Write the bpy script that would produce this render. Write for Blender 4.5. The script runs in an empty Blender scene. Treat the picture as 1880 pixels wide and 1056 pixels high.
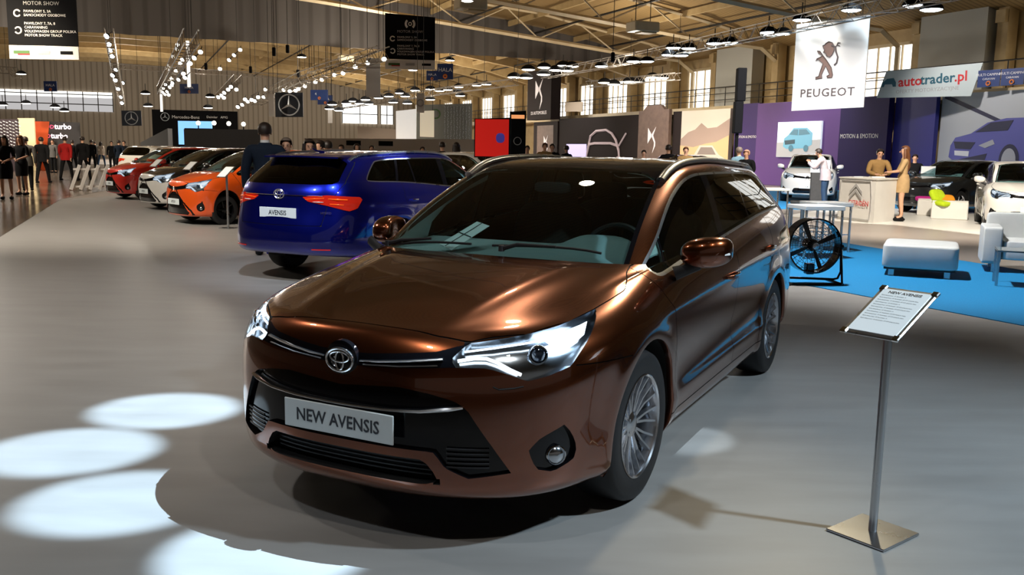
import bpy, math, random
import numpy as np
from mathutils import Vector, Matrix
random.seed(7); PI=math.pi
scn=bpy.context.scene; COL=scn.collection
# ------------------------------------------------------------------ camera geometry
F,PITCH,ROLL,CH=1664.1,.15,.0168,1.5129
def ray(px,py):
    dx,dy=px-940,py-528; cr,sr=math.cos(ROLL),math.sin(ROLL)
    x=dx*cr+dy*sr; y=-dx*sr+dy*cr; cp,sp=math.cos(PITCH),math.sin(PITCH)
    return np.array([x/F, cp-y/F*sp, -sp-y/F*cp])
def ground(px,py,z=0.0):
    d=ray(px,py); t=(z-CH)/d[2]; return np.array([d[0]*t,d[1]*t,z])
def at(px,py,Y):
    d=ray(px,py); t=Y/d[1]; return np.array([d[0]*t,Y,CH+d[2]*t])
# ------------------------------------------------------------------ materials
MATS={}
def mat(name,col,rough=.5,metal=0,coat=0,emit=None,es=0,trans=0,ior=1.45,alpha=1,spec=.5,fn=None,aniso=0,coatr=.03):
    if name in MATS: return MATS[name]
    m=bpy.data.materials.new(name); m.use_nodes=True; nt=m.node_tree; b=nt.nodes['Principled BSDF']
    c=tuple(col)+((1,) if len(col)==3 else ())
    b.inputs['Base Color'].default_value=c; b.inputs['Roughness'].default_value=rough; b.inputs['Metallic'].default_value=metal
    b.inputs['Coat Weight'].default_value=coat; b.inputs['Coat Roughness'].default_value=coatr
    b.inputs['IOR'].default_value=ior; b.inputs['Transmission Weight'].default_value=trans
    b.inputs['Specular IOR Level'].default_value=spec
    if emit: b.inputs['Emission Color'].default_value=tuple(emit)+(1,); b.inputs['Emission Strength'].default_value=es
    if fn: fn(nt,b,m)
    else:
        # slight procedural variation of roughness
        if not emit and trans==0:
            n=nt.nodes.new('ShaderNodeTexNoise'); n.inputs['Scale'].default_value=6; n.inputs['Detail'].default_value=3
            tc=nt.nodes.new('ShaderNodeTexCoord'); nt.links.new(tc.outputs['Object'],n.inputs['Vector'])
            mr=nt.nodes.new('ShaderNodeMapRange'); mr.inputs['To Min'].default_value=max(0,rough-.03); mr.inputs['To Max'].default_value=min(1,rough+.03)
            nt.links.new(n.outputs['Fac'],mr.inputs['Value']); nt.links.new(mr.outputs['Result'],b.inputs['Roughness'])
    MATS[name]=m; return m
def paint(name,col,metal=.85,rough=.32):
    def fn(nt,b,m):
        tc=nt.nodes.new('ShaderNodeTexCoord'); n=nt.nodes.new('ShaderNodeTexVoronoi'); n.inputs['Scale'].default_value=900
        nt.links.new(tc.outputs['Object'],n.inputs['Vector'])
        mx=nt.nodes.new('ShaderNodeMix'); mx.data_type='RGBA'; mx.inputs['Factor'].default_value=.12
        mx.inputs['A'].default_value=tuple(col)+(1,)
        nt.links.new(n.outputs['Color'],mx.inputs['B']); 
        mu=nt.nodes.new('ShaderNodeMix'); mu.data_type='RGBA'; mu.blend_type='MULTIPLY'; mu.inputs['Factor'].default_value=.25
        mu.inputs['A'].default_value=tuple(col)+(1,); nt.links.new(n.outputs['Color'],mu.inputs['B'])
        nt.links.new(mu.outputs['Result'],b.inputs['Base Color'])
    m=mat(name,col,rough,metal,1.0,fn=fn); m.node_tree.nodes['Principled BSDF'].inputs['Coat IOR'].default_value=1.75; return m
def glassmat(name,tint,refl_ior=1.5,opac=0.0,dark=(0.01,0.01,0.012)):
    m=bpy.data.materials.new(name); m.use_nodes=True; nt=m.node_tree; nt.nodes.clear()
    o=nt.nodes.new('ShaderNodeOutputMaterial'); tr=nt.nodes.new('ShaderNodeBsdfTransparent'); gl=nt.nodes.new('ShaderNodeBsdfGlossy')
    fr=nt.nodes.new('ShaderNodeFresnel'); fr.inputs['IOR'].default_value=refl_ior; mx=nt.nodes.new('ShaderNodeMixShader')
    tr.inputs['Color'].default_value=tuple(tint)+(1,); gl.inputs['Roughness'].default_value=.01; gl.inputs['Color'].default_value=(.95,.98,1,1)
    nt.links.new(fr.outputs[0],mx.inputs[0]); nt.links.new(tr.outputs[0],mx.inputs[1]); nt.links.new(gl.outputs[0],mx.inputs[2]); nt.links.new(mx.outputs[0],o.inputs[0])
    MATS[name]=m; return m
def emat(name,col,s):
    m=mat(name,(0,0,0),1,emit=col,es=s)
    try: m.cycles.emission_sampling='NONE'
    except Exception: pass
    return m
# ------------------------------------------------------------------ object helpers
def link(o,parent=None,loc=None):
    COL.objects.link(o)
    if parent is not None: o.parent=parent
    if loc is not None: o.location=loc
    return o
def mesh(name,V,Fc,m,parent=None,smooth=False,normals=None,matidx=None,angle=None):
    me=bpy.data.meshes.new(name); me.from_pydata([tuple(map(float,v)) for v in V],[],[tuple(int(i) for i in f) for f in Fc])
    ms=m if isinstance(m,(list,tuple)) else [m]
    for k in ms: me.materials.append(k)
    if matidx is not None: me.polygons.foreach_set('material_index',list(matidx))
    if smooth:
        me.polygons.foreach_set('use_smooth',[True]*len(me.polygons))
        if angle: me.set_sharp_from_angle(angle=math.radians(angle))
    me.validate(); me.update()
    if normals is not None and len(normals)==len(me.vertices): me.normals_split_custom_set_from_vertices([tuple(n) for n in normals])
    return link(bpy.data.objects.new(name,me),parent)
def empty(name,loc=(0,0,0),rz=0,label=None,cat=None,group=None):
    o=bpy.data.objects.new(name,None); o.empty_display_size=.2; COL.objects.link(o); o.location=tuple(map(float,loc)); o.rotation_euler=(0,0,rz)
    tag(o,label,cat,group); return o
def tag(o,label=None,cat=None,group=None,kind=None):
    if label: o['label']=label
    if cat: o['category']=cat
    if group: o['group']=group
    if kind: o['kind']=kind
    return o
class MB:
    def __init__(s): s.V=[];s.F=[];s.mi=[]
    def add(s,V,Fc,mi=0):
        n=len(s.V); s.V+= [tuple(v) for v in V]; s.F+=[tuple(i+n for i in f) for f in Fc]; s.mi+=[mi]*len(Fc); return s
    def box(s,c,d,rz=0,mi=0,bev=0,M=None):
        hx,hy,hz=d[0]/2,d[1]/2,d[2]/2
        if bev>0:
            b=min(bev,hx*.9,hy*.9,hz*.9); V=[];Fc=[]
            # chamfered box: 24 verts
            idx={}
            for sx in(-1,1):
                for sy in(-1,1):
                    for sz in(-1,1):
                        for k in range(3):
                            p=[sx*(hx-(0 if k==0 else b)),sy*(hy-(0 if k==1 else b)),sz*(hz-(0 if k==2 else b))]
                            idx[(sx,sy,sz,k)]=len(V); V.append(p)
            def q(*a): Fc.append(tuple(idx[x] for x in a))
            for sx in(-1,1): q(*[(sx,y,z,0) for y,z in ((-1,-1),(1,-1),(1,1),(-1,1))][::sx])
            for sy in(-1,1): q(*[(x,sy,z,1) for x,z in ((-1,-1),(-1,1),(1,1),(1,-1))][::sy])
            for sz in(-1,1): q(*[(x,y,sz,2) for x,y in ((-1,-1),(1,-1),(1,1),(-1,1))][::sz])
            for sx in(-1,1):
                for sy in(-1,1): q((sx,sy,-1,0),(sx,sy,-1,1),(sx,sy,1,1),(sx,sy,1,0)) if sx*sy>0 else q((sx,sy,-1,1),(sx,sy,-1,0),(sx,sy,1,0),(sx,sy,1,1))
            for sx in(-1,1):
                for sz in(-1,1): q((sx,-1,sz,2),(sx,-1,sz,0),(sx,1,sz,0),(sx,1,sz,2)) if sx*sz>0 else q((sx,-1,sz,0),(sx,-1,sz,2),(sx,1,sz,2),(sx,1,sz,0))
            for sy in(-1,1):
                for sz in(-1,1): q((-1,sy,sz,1),(-1,sy,sz,2),(1,sy,sz,2),(1,sy,sz,1)) if sy*sz>0 else q((-1,sy,sz,2),(-1,sy,sz,1),(1,sy,sz,1),(1,sy,sz,2))
            for sx in(-1,1):
                for sy in(-1,1):
                    for sz in(-1,1): q(*[(sx,sy,sz,k) for k in (range(3) if sx*sy*sz>0 else (2,1,0))])
        else:
            V=[(x,y,z) for x in(-hx,hx) for y in(-hy,hy) for z in(-hz,hz)]
            Fc=[(0,1,3,2),(4,6,7,5),(0,4,5,1),(2,3,7,6),(0,2,6,4),(1,5,7,3)]
        cz,sn=math.cos(rz),math.sin(rz)
        V=[(x*cz-y*sn,x*sn+y*cz,z) for x,y,z in V]
        if M is not None: V=[tuple(M@Vector(v)) for v in V]
        V=[(x+c[0],y+c[1],z+c[2]) for x,y,z in V]
        return s.add(V,Fc,mi)
    def tube(s,pts,r,n=8,mi=0,closed=False,caps=True,sc=(1,1)):
        P=[Vector(p) for p in pts]; m=len(P); V=[];Fc=[]
        rr=r if isinstance(r,(list,tuple)) else [r]*m
        up=None
        for i in range(m):
            a=P[i-1] if (i>0 or closed) else P[i]; b=P[(i+1)%m] if (i<m-1 or closed) else P[i]
            t=(b-a); t=t.normalized() if t.length>1e-9 else Vector((0,0,1))
            if up is None:
                up=Vector((0,0,1)) if abs(t.z)<.9 else Vector((1,0,0))
            x=up-t*up.dot(t)
            if x.length<1e-6: x=t.orthogonal()
            x.normalize(); up=x; y=t.cross(x)
            for k in range(n):
                a_=2*PI*k/n; V.append(P[i]+(x*math.cos(a_)*sc[0]+y*math.sin(a_)*sc[1])*rr[i])
        for i in range(m if closed else m-1):
            for k in range(n):
                a=i*n+k;b=i*n+(k+1)%n;c=((i+1)%m)*n+(k+1)%n;d=((i+1)%m)*n+k; Fc.append((a,b,c,d))
        if caps and not closed: Fc.append(tuple(range(n-1,-1,-1))); Fc.append(tuple((m-1)*n+k for k in range(n)))
        return s.add(V,Fc,mi)
    def lathe(s,prof,c=(0,0,0),n=24,axis='z',mi=0,M=None):
        V=[];Fc=[];m=len(prof)
        for i,(r,z) in enumerate(prof):
            for k in range(n):
                a=2*PI*k/n; p=(r*math.cos(a),r*math.sin(a),z)
                if axis=='y': p=(p[0],p[2],p[1])
                if axis=='x': p=(p[2],p[0],p[1])
                V.append(p)
        for i in range(m-1):
            for k in range(n):
                f=(i*n+k,i*n+(k+1)%n,(i+1)*n+(k+1)%n,(i+1)*n+k); Fc.append(f if axis!='y' else f[::-1])
        if M is not None: V=[tuple(M@Vector(v)) for v in V]
        V=[(x+c[0],y+c[1],z+c[2]) for x,y,z in V]
        return s.add(V,Fc,mi)
    def quad(s,a,b,c,d,mi=0): return s.add([a,b,c,d],[(0,1,2,3)],mi)
    def prism(s,poly,h,axis=2,off=0,mi=0,M=None):
        # poly list of 2d, extruded along axis from off to off+h
        n=len(poly)
        def P(u,v,w): return {0:(w,u,v),1:(u,w,v),2:(u,v,w)}[axis]
        V=[P(u,v,off) for u,v in poly]+[P(u,v,off+h) for u,v in poly]
        if M is not None: V=[tuple(M@Vector(v)) for v in V]
        return s.add(V,[tuple(range(n))[::-1],tuple(range(n,2*n))]+[(i,(i+1)%n,n+(i+1)%n,n+i) for i in range(n)],mi)
    def build(s,name,m,parent=None,smooth=False,angle=35):
        return mesh(name,s.V,s.F,m,parent,smooth,matidx=s.mi,angle=angle if smooth else None)
def text(name,body,size,m,parent,loc,rot,align='CENTER',ext=.001,sx=1,bold=0,spacing=1):
    c=bpy.data.curves.new(name,'FONT'); c.body=body; c.size=size; c.align_x=align; c.align_y='CENTER'; c.extrude=ext; c.resolution_u=2
    c.offset=bold; c.space_character=spacing
    t=bpy.data.objects.new(name+'_src',c); COL.objects.link(t)
    dg=bpy.context.evaluated_depsgraph_get(); dg.update()
    me=bpy.data.meshes.new_from_object(t.evaluated_get(dg)); bpy.data.objects.remove(t)
    me.name=name; me.materials.clear(); me.materials.append(m)
    o=link(bpy.data.objects.new(name,me),parent); o.location=tuple(map(float,loc)); o.rotation_euler=rot; o.scale=(sx,1,1)
    return o
def copy_tree(o,parent=None):
    c=o.copy(); COL.objects.link(c)
    if parent is not None: c.parent=parent
    for ch in list(o.children): copy_tree(ch,c)
    return c
# ------------------------------------------------------------------ car body surface
def sdpoly(P,poly):
    poly=np.asarray(poly,float); n=len(poly); d=np.full(P.shape[0],1e9); ins=np.zeros(P.shape[0],bool)
    for i in range(n):
        a=poly[i];b=poly[(i+1)%n];e=b-a;w=P-a
        t=np.clip((w@e)/max(e@e,1e-12),0,1); q=w-np.outer(t,e); d=np.minimum(d,(q**2).sum(1))
        c=(a[1]>P[:,1])!=(b[1]>P[:,1])
        with np.errstate(divide='ignore',invalid='ignore'):
            xi=(b[0]-a[0])*(P[:,1]-a[1])/((b[1]-a[1]) if b[1]!=a[1] else 1e-12)+a[0]
        ins^=(c&(P[:,0]<xi))
    d=np.sqrt(d); return np.where(ins,-d,d)
def rowinterp(v,pts): # pts (key,val)
    pts=sorted(pts); return np.interp(v,[p[0] for p in pts],[p[1] for p in pts])
class PM:
    def __init__(s): s.V=np.zeros((0,3));s.N=np.zeros((0,3));s.F=[];s.T=[];s.g=[]
    def grid(s,G,g):
        m,n=G.shape[:2]; base=len(s.V); V=G.reshape(-1,3)
        idx=np.arange(m*n).reshape(m,n)
        q=np.stack([idx[:-1,:-1],idx[:-1,1:],idx[1:,1:],idx[1:,:-1]],-1).reshape(-1,4)
        nn=np.cross(V[q[:,2]]-V[q[:,0]],V[q[:,3]]-V[q[:,1]])
        N=np.zeros_like(V)
        for k in range(4): np.add.at(N,q[:,k],nn)
        N[np.abs(V[:,1])<1e-4,1]=0
        # orient outward
        N/=np.maximum(np.linalg.norm(N,axis=1,keepdims=True),1e-12)
        c=V-np.array([-1.5,0,.7]); flip=(N*c).sum()<0
        if flip: N=-N; q=q[:,::-1]
        s.V=np.concatenate([s.V,V]); s.N=np.concatenate([s.N,N])
        for f in q:
            f=[int(i)+base for i in f]
            P=s.V[f]
            if len({tuple(np.round(p,5)) for p in P})<3: continue
            s.F.append(f); s.T.append(None); s.g.append(g)
    def cut(s,fv,dom=None):
        # fv: per-vertex scalar; dom: boolean per vertex of interest
        V=s.V.tolist();N=s.N.tolist(); fv=np.where(np.abs(fv)<1e-5,1e-5,fv).tolist(); d=dom.tolist() if dom is not None else None
        cache={};nF=[];nT=[];ng=[]
        for f,t,g in zip(s.F,s.T,s.g):
            pos=[fv[i]>0 for i in f]
            if all(pos) or not any(pos) or (d is not None and not all(d[i] for i in f)): nF.append(f);nT.append(t);ng.append(g);continue
            A=[];B=[]
            n=len(f)
            for k in range(n):
                i,j=f[k],f[(k+1)%n]
                (A if pos[k] else B).append(i)
                if pos[k]!=pos[(k+1)%n]:
                    key=(i,j) if i<j else (j,i)
                    if key not in cache:
                        a,b=key; u=fv[a]/(fv[a]-fv[b])
                        cache[key]=len(V); V.append([V[a][c]*(1-u)+V[b][c]*u for c in range(3)])
                        N.append([N[a][c]*(1-u)+N[b][c]*u for c in range(3)]); fv.append(0.0)
                        if d is not None: d.append(True)
                    A.append(cache[key]);B.append(cache[key])
            for X in (A,B):
                if len(X)>=3: nF.append(X);nT.append(t);ng.append(g)
        s.V=np.array(V);s.N=np.array(N);s.F=nF;s.T=nT;s.g=ng
    def cent(s): return np.array([s.V[f].mean(0) for f in s.F])
    def part(s,tags,warp=None,side=0,recess=0,dirv=None,wall=True):
        """extract faces of tags; side 0 both mirrored, 1 left only, -1 right only. returns V,N,F"""
        tags=tags if isinstance(tags,(set,tuple,list)) else (tags,)
        fs=[f for f,t in zip(s.F,s.T) if t in tags]
        if not fs: return [],[],[]
        used=sorted({i for f in fs for i in f}); mp={u:k for k,u in enumerate(used)}
        V=s.V[used].copy();N=s.N[used].copy(); FF=[[mp[i] for i in f] for f in fs]
        if recess:
            V0=V.copy();N0=N.copy()
            dv=N if dirv is None else np.tile(np.array(dirv,float),(len(V),1))
            V=V-dv*recess
            if wall:
                ec={}
                for f in FF:
                    for k in range(len(f)): a,b=f[k],f[(k+1)%len(f)]; ec[(a,b)]=1
                bd=[(a,b) for (a,b) in ec if (b,a) not in ec and not (abs(V0[a][1])<1e-4 and abs(V0[b][1])<1e-4)]
                n=len(V); V=np.concatenate([V,V0]); N=np.concatenate([N,N0])
                FF=FF+[[b,a,a+n,b+n] if recess>0 else [b,a,a+n,b+n] for a,b in bd]
                used2=sorted({i for f in FF for i in f}); m2={u:k for k,u in enumerate(used2)}
                V=V[used2];N=N[used2];FF=[[m2[i] for i in f] for f in FF]
        if side<=0:
            Vm=V*[1,-1,1];Nm=N*[1,-1,1];Fm=[f[::-1] for f in FF]
            if side==0:
                n=len(V);V=np.concatenate([V,Vm]);N=np.concatenate([N,Nm]);FF=FF+[[i+n for i in f] for f in Fm]
            else: V,N,FF=Vm,Nm,Fm
        if warp is not None: V=warp(V)
        return V,N,FF
def lerp(x,pts):
    xs=[p[0] for p in pts]; ys=[p[1] for p in pts]
    return np.interp(x,xs,ys)
def smooth_lerp(x,pts):
    # monotone-ish cubic (pchip) through pts (ascending x)
    xs=np.array([p[0] for p in pts],float); ys=np.array([p[1] for p in pts],float)
    h=np.diff(xs); d=np.diff(ys)/h
    m=np.zeros(len(xs)); m[0]=d[0]; m[-1]=d[-1]
    for i in range(1,len(xs)-1):
        if d[i-1]*d[i]<=0: m[i]=0
        else:
            w1=2*h[i]+h[i-1]; w2=h[i]+2*h[i-1]
            m[i]=(w1+w2)/(w1/d[i-1]+w2/d[i])
    x=np.clip(np.asarray(x,float),xs[0],xs[-1])
    k=np.clip(np.searchsorted(xs,x)-1,0,len(xs)-2)
    t=(x-xs[k])/h[k]
    h00=2*t**3-3*t**2+1;h10=t**3-2*t**2+t;h01=-2*t**3+3*t**2;h11=t**3-t**2
    return h00*ys[k]+h10*h[k]*m[k]+h01*ys[k+1]+h11*h[k]*m[k+1]
# ring: xf,x0f,pf, xr,x0r,pr, w(x) list ascending x, z(s-independent of side): list over x ascending incl. both ends
RINGS=[
 dict(xf=.90,x0f=.05,pf=2.7,xr=-3.79,x0r=-3.1,pr=3.0,w=[(-3.8,.80),(-2.7,.84),(0,.84),(1,.84)],z=[(-3.86,.335),(-3.3,.29),(-2.4,.20),(-.5,.20),(.5,.205),(1,.20)]),
 dict(xf=.945,x0f=.05,pf=2.7,xr=-3.835,x0r=-3.1,pr=3.0,w=[(-3.8,.85),(-2.7,.875),(0,.875),(1,.875)],z=[(-3.86,.365),(-3.3,.32),(-2.4,.235),(-.5,.235),(.5,.24),(1,.235)]),
 dict(xf=.965,x0f=.05,pf=2.7,xr=-3.86,x0r=-3.1,pr=3.0,w=[(-3.8,.87),(-2.7,.893),(-1.3,.885),(0,.893),(1,.893)],z=[(-3.86,.44),(-2.4,.38),(-.5,.38),(1,.38)]),
 dict(xf=.965,x0f=.05,pf=2.7,xr=-3.85,x0r=-3.1,pr=3.0,w=[(-3.8,.87),(-2.7,.90),(-1.3,.89),(0,.90),(1,.90)],z=[(-3.86,.60),(-2.4,.56),(-.5,.54),(1,.54)]),
 dict(xf=.955,x0f=.05,pf=2.65,xr=-3.81,x0r=-3.1,pr=3.0,w=[(-3.8,.86),(-2.7,.905),(-1.3,.90),(0,.905),(1,.90)],z=[(-3.86,.76),(-2.4,.74),(-.5,.70),(.4,.67),(1,.67)]),
 dict(xf=.925,x0f=.05,pf=2.5,xr=-3.78,x0r=-3.1,pr=3.0,w=[(-3.8,.84),(-2.7,.892),(-1.3,.895),(0,.89),(1,.88)],z=[(-3.86,.90),(-2.4,.90),(-.5,.83),(.4,.78),(1,.765)]),
 dict(xf=.885,x0f=.0,pf=2.35,xr=-3.75,x0r=-3.1,pr=3.0,w=[(-3.8,.82),(-2.7,.855),(-1.3,.86),(-.5,.85),(0,.835),(1,.83)],z=[(-3.86,1.03),(-2.4,1.03),(-1.4,.975),(-.5,.925),(0,.885),(.5,.84),(1,.82)]),
 dict(xf=.82,x0f=-.1,pf=2.3,xr=-3.70,x0r=-3.1,pr=3.2,w=[(-3.8,.765),(-2.7,.80),(-1.5,.822),(-.6,.805),(-.3,.79),(0,.765),(1,.76)],z=[(-3.86,1.10),(-3.2,1.135),(-2.6,1.12),(-1.5,1.045),(-.8,.985),(-.35,.96),(0,.925),(.5,.865),(.85,.84)]),
 dict(xf=.40,x0f=-.3,pf=2.6,xr=-3.685,x0r=-3.1,pr=3.2,w=[(-3.8,.757),(-2.7,.79),(-1.5,.812),(-.6,.79),(-.3,.765),(0,.735),(1,.72)],z=[(-3.86,1.115),(-3.2,1.147),(-2.6,1.132),(-1.5,1.057),(-.8,.997),(-.35,.975),(0,.945),(.2,.935),(.45,.928)]),
 dict(xf=-.19,x0f=-.60,pf=3.6,xr=-3.67,x0r=-3.1,pr=3.2,w=[(-3.8,.75),(-2.7,.782),(-1.5,.803),(-.6,.775),(-.3,.755),(1,.75)],z=[(-3.86,1.13),(-3.2,1.158),(-2.6,1.143),(-1.5,1.067),(-.8,1.007),(-.5,.99),(-.19,1.005)]),
]
GREEN=[
 dict(xf=-.19,x0f=-.60,pf=3.6,xr=-3.67,x0r=-3.1,pr=3.2,w=[(-3.8,.75),(-2.7,.782),(-1.5,.803),(-.6,.775),(-.3,.755),(1,.75)],z=[(-3.86,1.13),(-3.2,1.158),(-2.6,1.143),(-1.5,1.067),(-.8,1.007),(-.5,.99),(-.19,1.005)]),
 dict(xf=-.54,x0f=-.95,pf=3.6,xr=-3.56,x0r=-3.0,pr=3.2,w=[(-3.7,.685),(-2.7,.735),(-1.5,.752),(-.7,.715),(1,.70)],z=[(-3.86,1.245),(-2.6,1.25),(-1.5,1.225),(-.9,1.20),(-.54,1.20)]),
 dict(xf=-.96,x0f=-1.35,pf=3.4,xr=-3.43,x0r=-2.9,pr=3.2,w=[(-3.6,.62),(-2.7,.67),(-1.6,.69),(-1.0,.655),(1,.65)],z=[(-3.6,1.345),(-2.6,1.372),(-1.8,1.385),(-1.3,1.38),(-.96,1.378)]),
 dict(xf=-1.12,x0f=-1.5,pf=3.2,xr=-3.40,x0r=-2.8,pr=3.2,w=[(-3.6,.56),(-2.7,.61),(-1.8,.635),(-1.2,.615),(1,.60)],z=[(-3.6,1.39),(-2.6,1.425),(-1.8,1.442),(-1.4,1.436),(-1.12,1.422)]),
 dict(xf=-1.45,x0f=-1.7,pf=2.6,xr=-3.30,x0r=-2.7,pr=2.8,w=[(-3.6,.38),(-1.8,.42),(1,.42)],z=[(-3.6,1.42),(-2.6,1.458),(-1.8,1.474),(-1.45,1.466)]),
 dict(xf=-1.75,x0f=-1.8,pf=2,xr=-3.15,x0r=-3.0,pr=2,w=[(-3.6,.0),(1,.0)],z=[(-3.6,1.43),(-2.6,1.468),(-1.8,1.481),(-1.45,1.481)]),
]
def ring_pts(R,nf,ns,nr):
    a=np.linspace(0,np.pi/2,nf+1)
    xf,x0,p=R['xf'],R['x0f'],R['pf']
    fx=x0+(xf-x0)*np.cos(a)**(2/p); fy=np.sin(a)**(2/p)
    # even out: reparam by arclength*0.5 + angle*0.5
    def even(X,Y,n,fac=.8):
        A=np.linspace(0,np.pi/2,400)
        return A
    def arc(x0,xe,p,n,wd):
        A=np.linspace(0,np.pi/2,800)
        X=x0+(xe-x0)*np.cos(A)**(2/p); Y=wd*np.sin(A)**(2/p)
        L=np.concatenate([[0],np.cumsum(np.hypot(np.diff(X),np.diff(Y)))])
        t=np.linspace(0,L[-1],n+1)
        return np.interp(t,L,X),np.interp(t,L,Y)/max(wd,1e-6)
    wf=max(.3,lerp(xf,R['w'])) ; wr=max(.3,lerp(R['xr'],R['w']))
    fx,fy=arc(x0,xf,p,nf,wf)
    rx,ry=arc(R['x0r'],R['xr'],R['pr'],nr,wr)
    sx=np.linspace(x0,R['x0r'],ns+1)
    X=np.concatenate([fx,sx[1:-1],rx[::-1]]); S=np.concatenate([fy,np.ones(ns-1),ry[::-1]])
    Wd=smooth_lerp(X,R['w']); Z=smooth_lerp(X,R['z'])
    return np.stack([X,S*Wd,Z],-1)
def nat_spline(P,sub):
    # P: (M,N,3); natural cubic spline along axis0 with centripetal chord; returns dense rows
    M=P.shape[0]; d=np.sqrt(np.linalg.norm(np.diff(P,axis=0),axis=2))+1e-4  # (M-1,N)
    h=d[...,None]
    # solve for second derivs m
    A=np.zeros((P.shape[1],M,M)); B=np.zeros((P.shape[1],M,3))
    A[:,0,0]=1;A[:,-1,-1]=1
    for i in range(1,M-1):
        A[:,i,i-1]=d[i-1];A[:,i,i]=2*(d[i-1]+d[i]);A[:,i,i+1]=d[i]
        B[:,i]=6*((P[i+1]-P[i])/h[i]-(P[i]-P[i-1])/h[i-1])
    m=np.linalg.solve(A,B).transpose(1,0,2)
    out=[];rows=[]
    for i in range(M-1):
        n=sub[i]
        for k in range(n+(1 if i==M-2 else 0)):
            t=k/n; a=1-t
            out.append(a*P[i]+t*P[i+1]+((a**3-a)*m[i]+(t**3-t)*m[i+1])*h[i]**2/6)
            rows.append(i+t)
    return np.array(out),np.array(rows)
def displace(P):
    x,y,z=P[...,0],P[...,1],P[...,2]
    dy=np.zeros_like(x)
    side=1/(1+np.exp(-(y-.72)/.03))
    for cx in (-.03,-2.70):
        r=np.hypot(x-cx,z-.335)
        dy+=.012*np.exp(-((r-.40)/.055)**2)*side*(z>.0)
    # side crease (upper) and lower rocker sculpt between wheels
    mid=1/(1+np.exp(-(-(x+.45))/.06))*1/(1+np.exp(-((x+2.35))/.06))
    zc=.36+.035*(-(x+.5)/1.8)
    dy+=mid*side*(.012*np.exp(-((z-zc)/.03)**2)-.022*np.exp(-((z-(zc+.13))/.10)**2))
    zb=.80+.09*(-(x+.4)/2.6)
    dy+=side*.006*np.exp(-((z-zb)/.03)**2)*(1/(1+np.exp((x-.1)/.1)))
    P=P.copy(); P[...,1]+=dy*np.clip(y/.3,0,1)
    # hood sculpt: raised centre edges
    hood=1/(1+np.exp(-(x+.15)/.05))*1/(1+np.exp((x-.86)/.02))*(z>.78)
    yc=.50-.16*np.clip((x+.2)/1.0,0,1)
    P[...,2]+=hood*(.010*np.exp(-((y-yc)/.05)**2)+.006*(y<yc)*(1-np.exp(-((y-yc)/.05)**2)))*np.clip((x+.25)/.2,0,1)*np.clip((.86-x)/.25,0,1)
    return P
def build(nf=56,ns=90,nr=40,sub=6):
    low=np.array([ring_pts(R,nf,ns,nr) for R in RINGS]); gr=np.array([ring_pts(R,nf,ns,nr) for R in GREEN])
    s1=[2,sub,sub,sub,sub,sub,sub,sub+2,sub+4]; s2=[sub+2,sub+2,sub-2,sub,sub]
    a,ra=nat_spline(low,s1); b,rb=nat_spline(gr,s2)
    return displace(a),ra,displace(b),rb
AR=((-.03,.335,.378),(-2.70,.335,.372))
HOODSEAM=[(.842,-1),(.842,0),(.845,.155),(.839,.355),(.807,.482),(.649,.645),(.447,.728),(.283,.758),(.137,.773),(-.02,.779),(-.118,.751),(-.21,.715),(-.30,.70),(-.45,.72),(-.6,.6),(-.6,-1)]
WSPOLY=[(-.05,-1),(-.05,.60),(-.20,.70),(-.305,.690),(-.69,.635),(-1.04,.583),(-1.10,.50),(-1.135,.25),(-1.145,0),(-1.145,-1)]
DLO=[(-.30,.945),(-.53,1.062),(-.83,1.235),(-1.12,1.345),(-1.30,1.383),(-1.50,1.395),(-2.15,1.392),(-2.60,1.382),(-2.86,1.362),(-2.93,1.345),(-3.19,1.165),(-3.17,1.147),(-2.6,1.132),(-2.25,1.112),(-1.5,1.055),(-.62,.975)]
def chaik(P,n=2,keep=()):
    for _ in range(n):
        Q=[]
        for i in range(len(P)):
            a,b=P[i],P[(i+1)%len(P)]
            Q+=[(a[0]*.75+b[0]*.25,a[1]*.75+b[1]*.25),(a[0]*.25+b[0]*.75,a[1]*.25+b[1]*.75)]
        P=Q
    return P
DLO=chaik(DLO,2)
MOUTHR=1
HL=[(-.25,.722),(-.25,.755),(-.17,.803),(-.02,.816),(.126,.828),(.30,.845),(.45,.866),(.545,.880),(.535,.862),(.45,.80),(.367,.743),(.33,.713),(.205,.686),(.09,.672),(.045,.690),(-.093,.722)]
BAND=[(-1,.742),(-.64,.745),(-.32,.772),(-.17,.803),(-.25,.755),(-.25,.722),(-.64,.698),(-1,.698)]
MOUTH=[(-1,.618),(0,.618),(.12,.628),(.26,.638),(.38,.624),(.47,.603),(.515,.575),(.60,.43),(.656,.326),(.52,.306),(.44,.345),(.40,.403),(-1,.403)]
INTAKE=[(-1,.372),(.36,.370),(.395,.33),(.415,.288),(.36,.272),(-1,.272)]
FOG=[(.296,.492),(.340,.45),(.372,.391),(.355,.343),(.239,.311),(.149,.331),(.104,.408),(.167,.452)]
TAIL=[(-2.70,.968),(-2.36,.993),(-1.90,.973),(-1.867,.948),(-1.942,.848),(-2.059,.820),(-2.362,.880),(-2.625,.922)]
RGL=[(-1,1.415),(.30,1.408),(.48,1.392),(.575,1.337),(.64,1.14),(.60,1.112),(.45,1.105),(-1,1.105)]
S1=[(.2,-.46),(.38,-.454),(.6,-.43),(.79,-.374),(.863,-.31),(.95,-.27)]
S2=[(.2,-1.60),(.42,-1.60),(.69,-1.575),(.92,-1.60),(1.05,-1.53),(1.4,-1.50)]
S3=[(.2,-2.25),(.42,-2.25),(.60,-2.30),(.72,-2.42),(.86,-2.55),(.95,-2.58),(1.12,-2.55)]
X_TRI=[(-1,.66),(.10,.66),(.30,.55),(.56,.27),(.50,.24),(-1,.24)]
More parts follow.
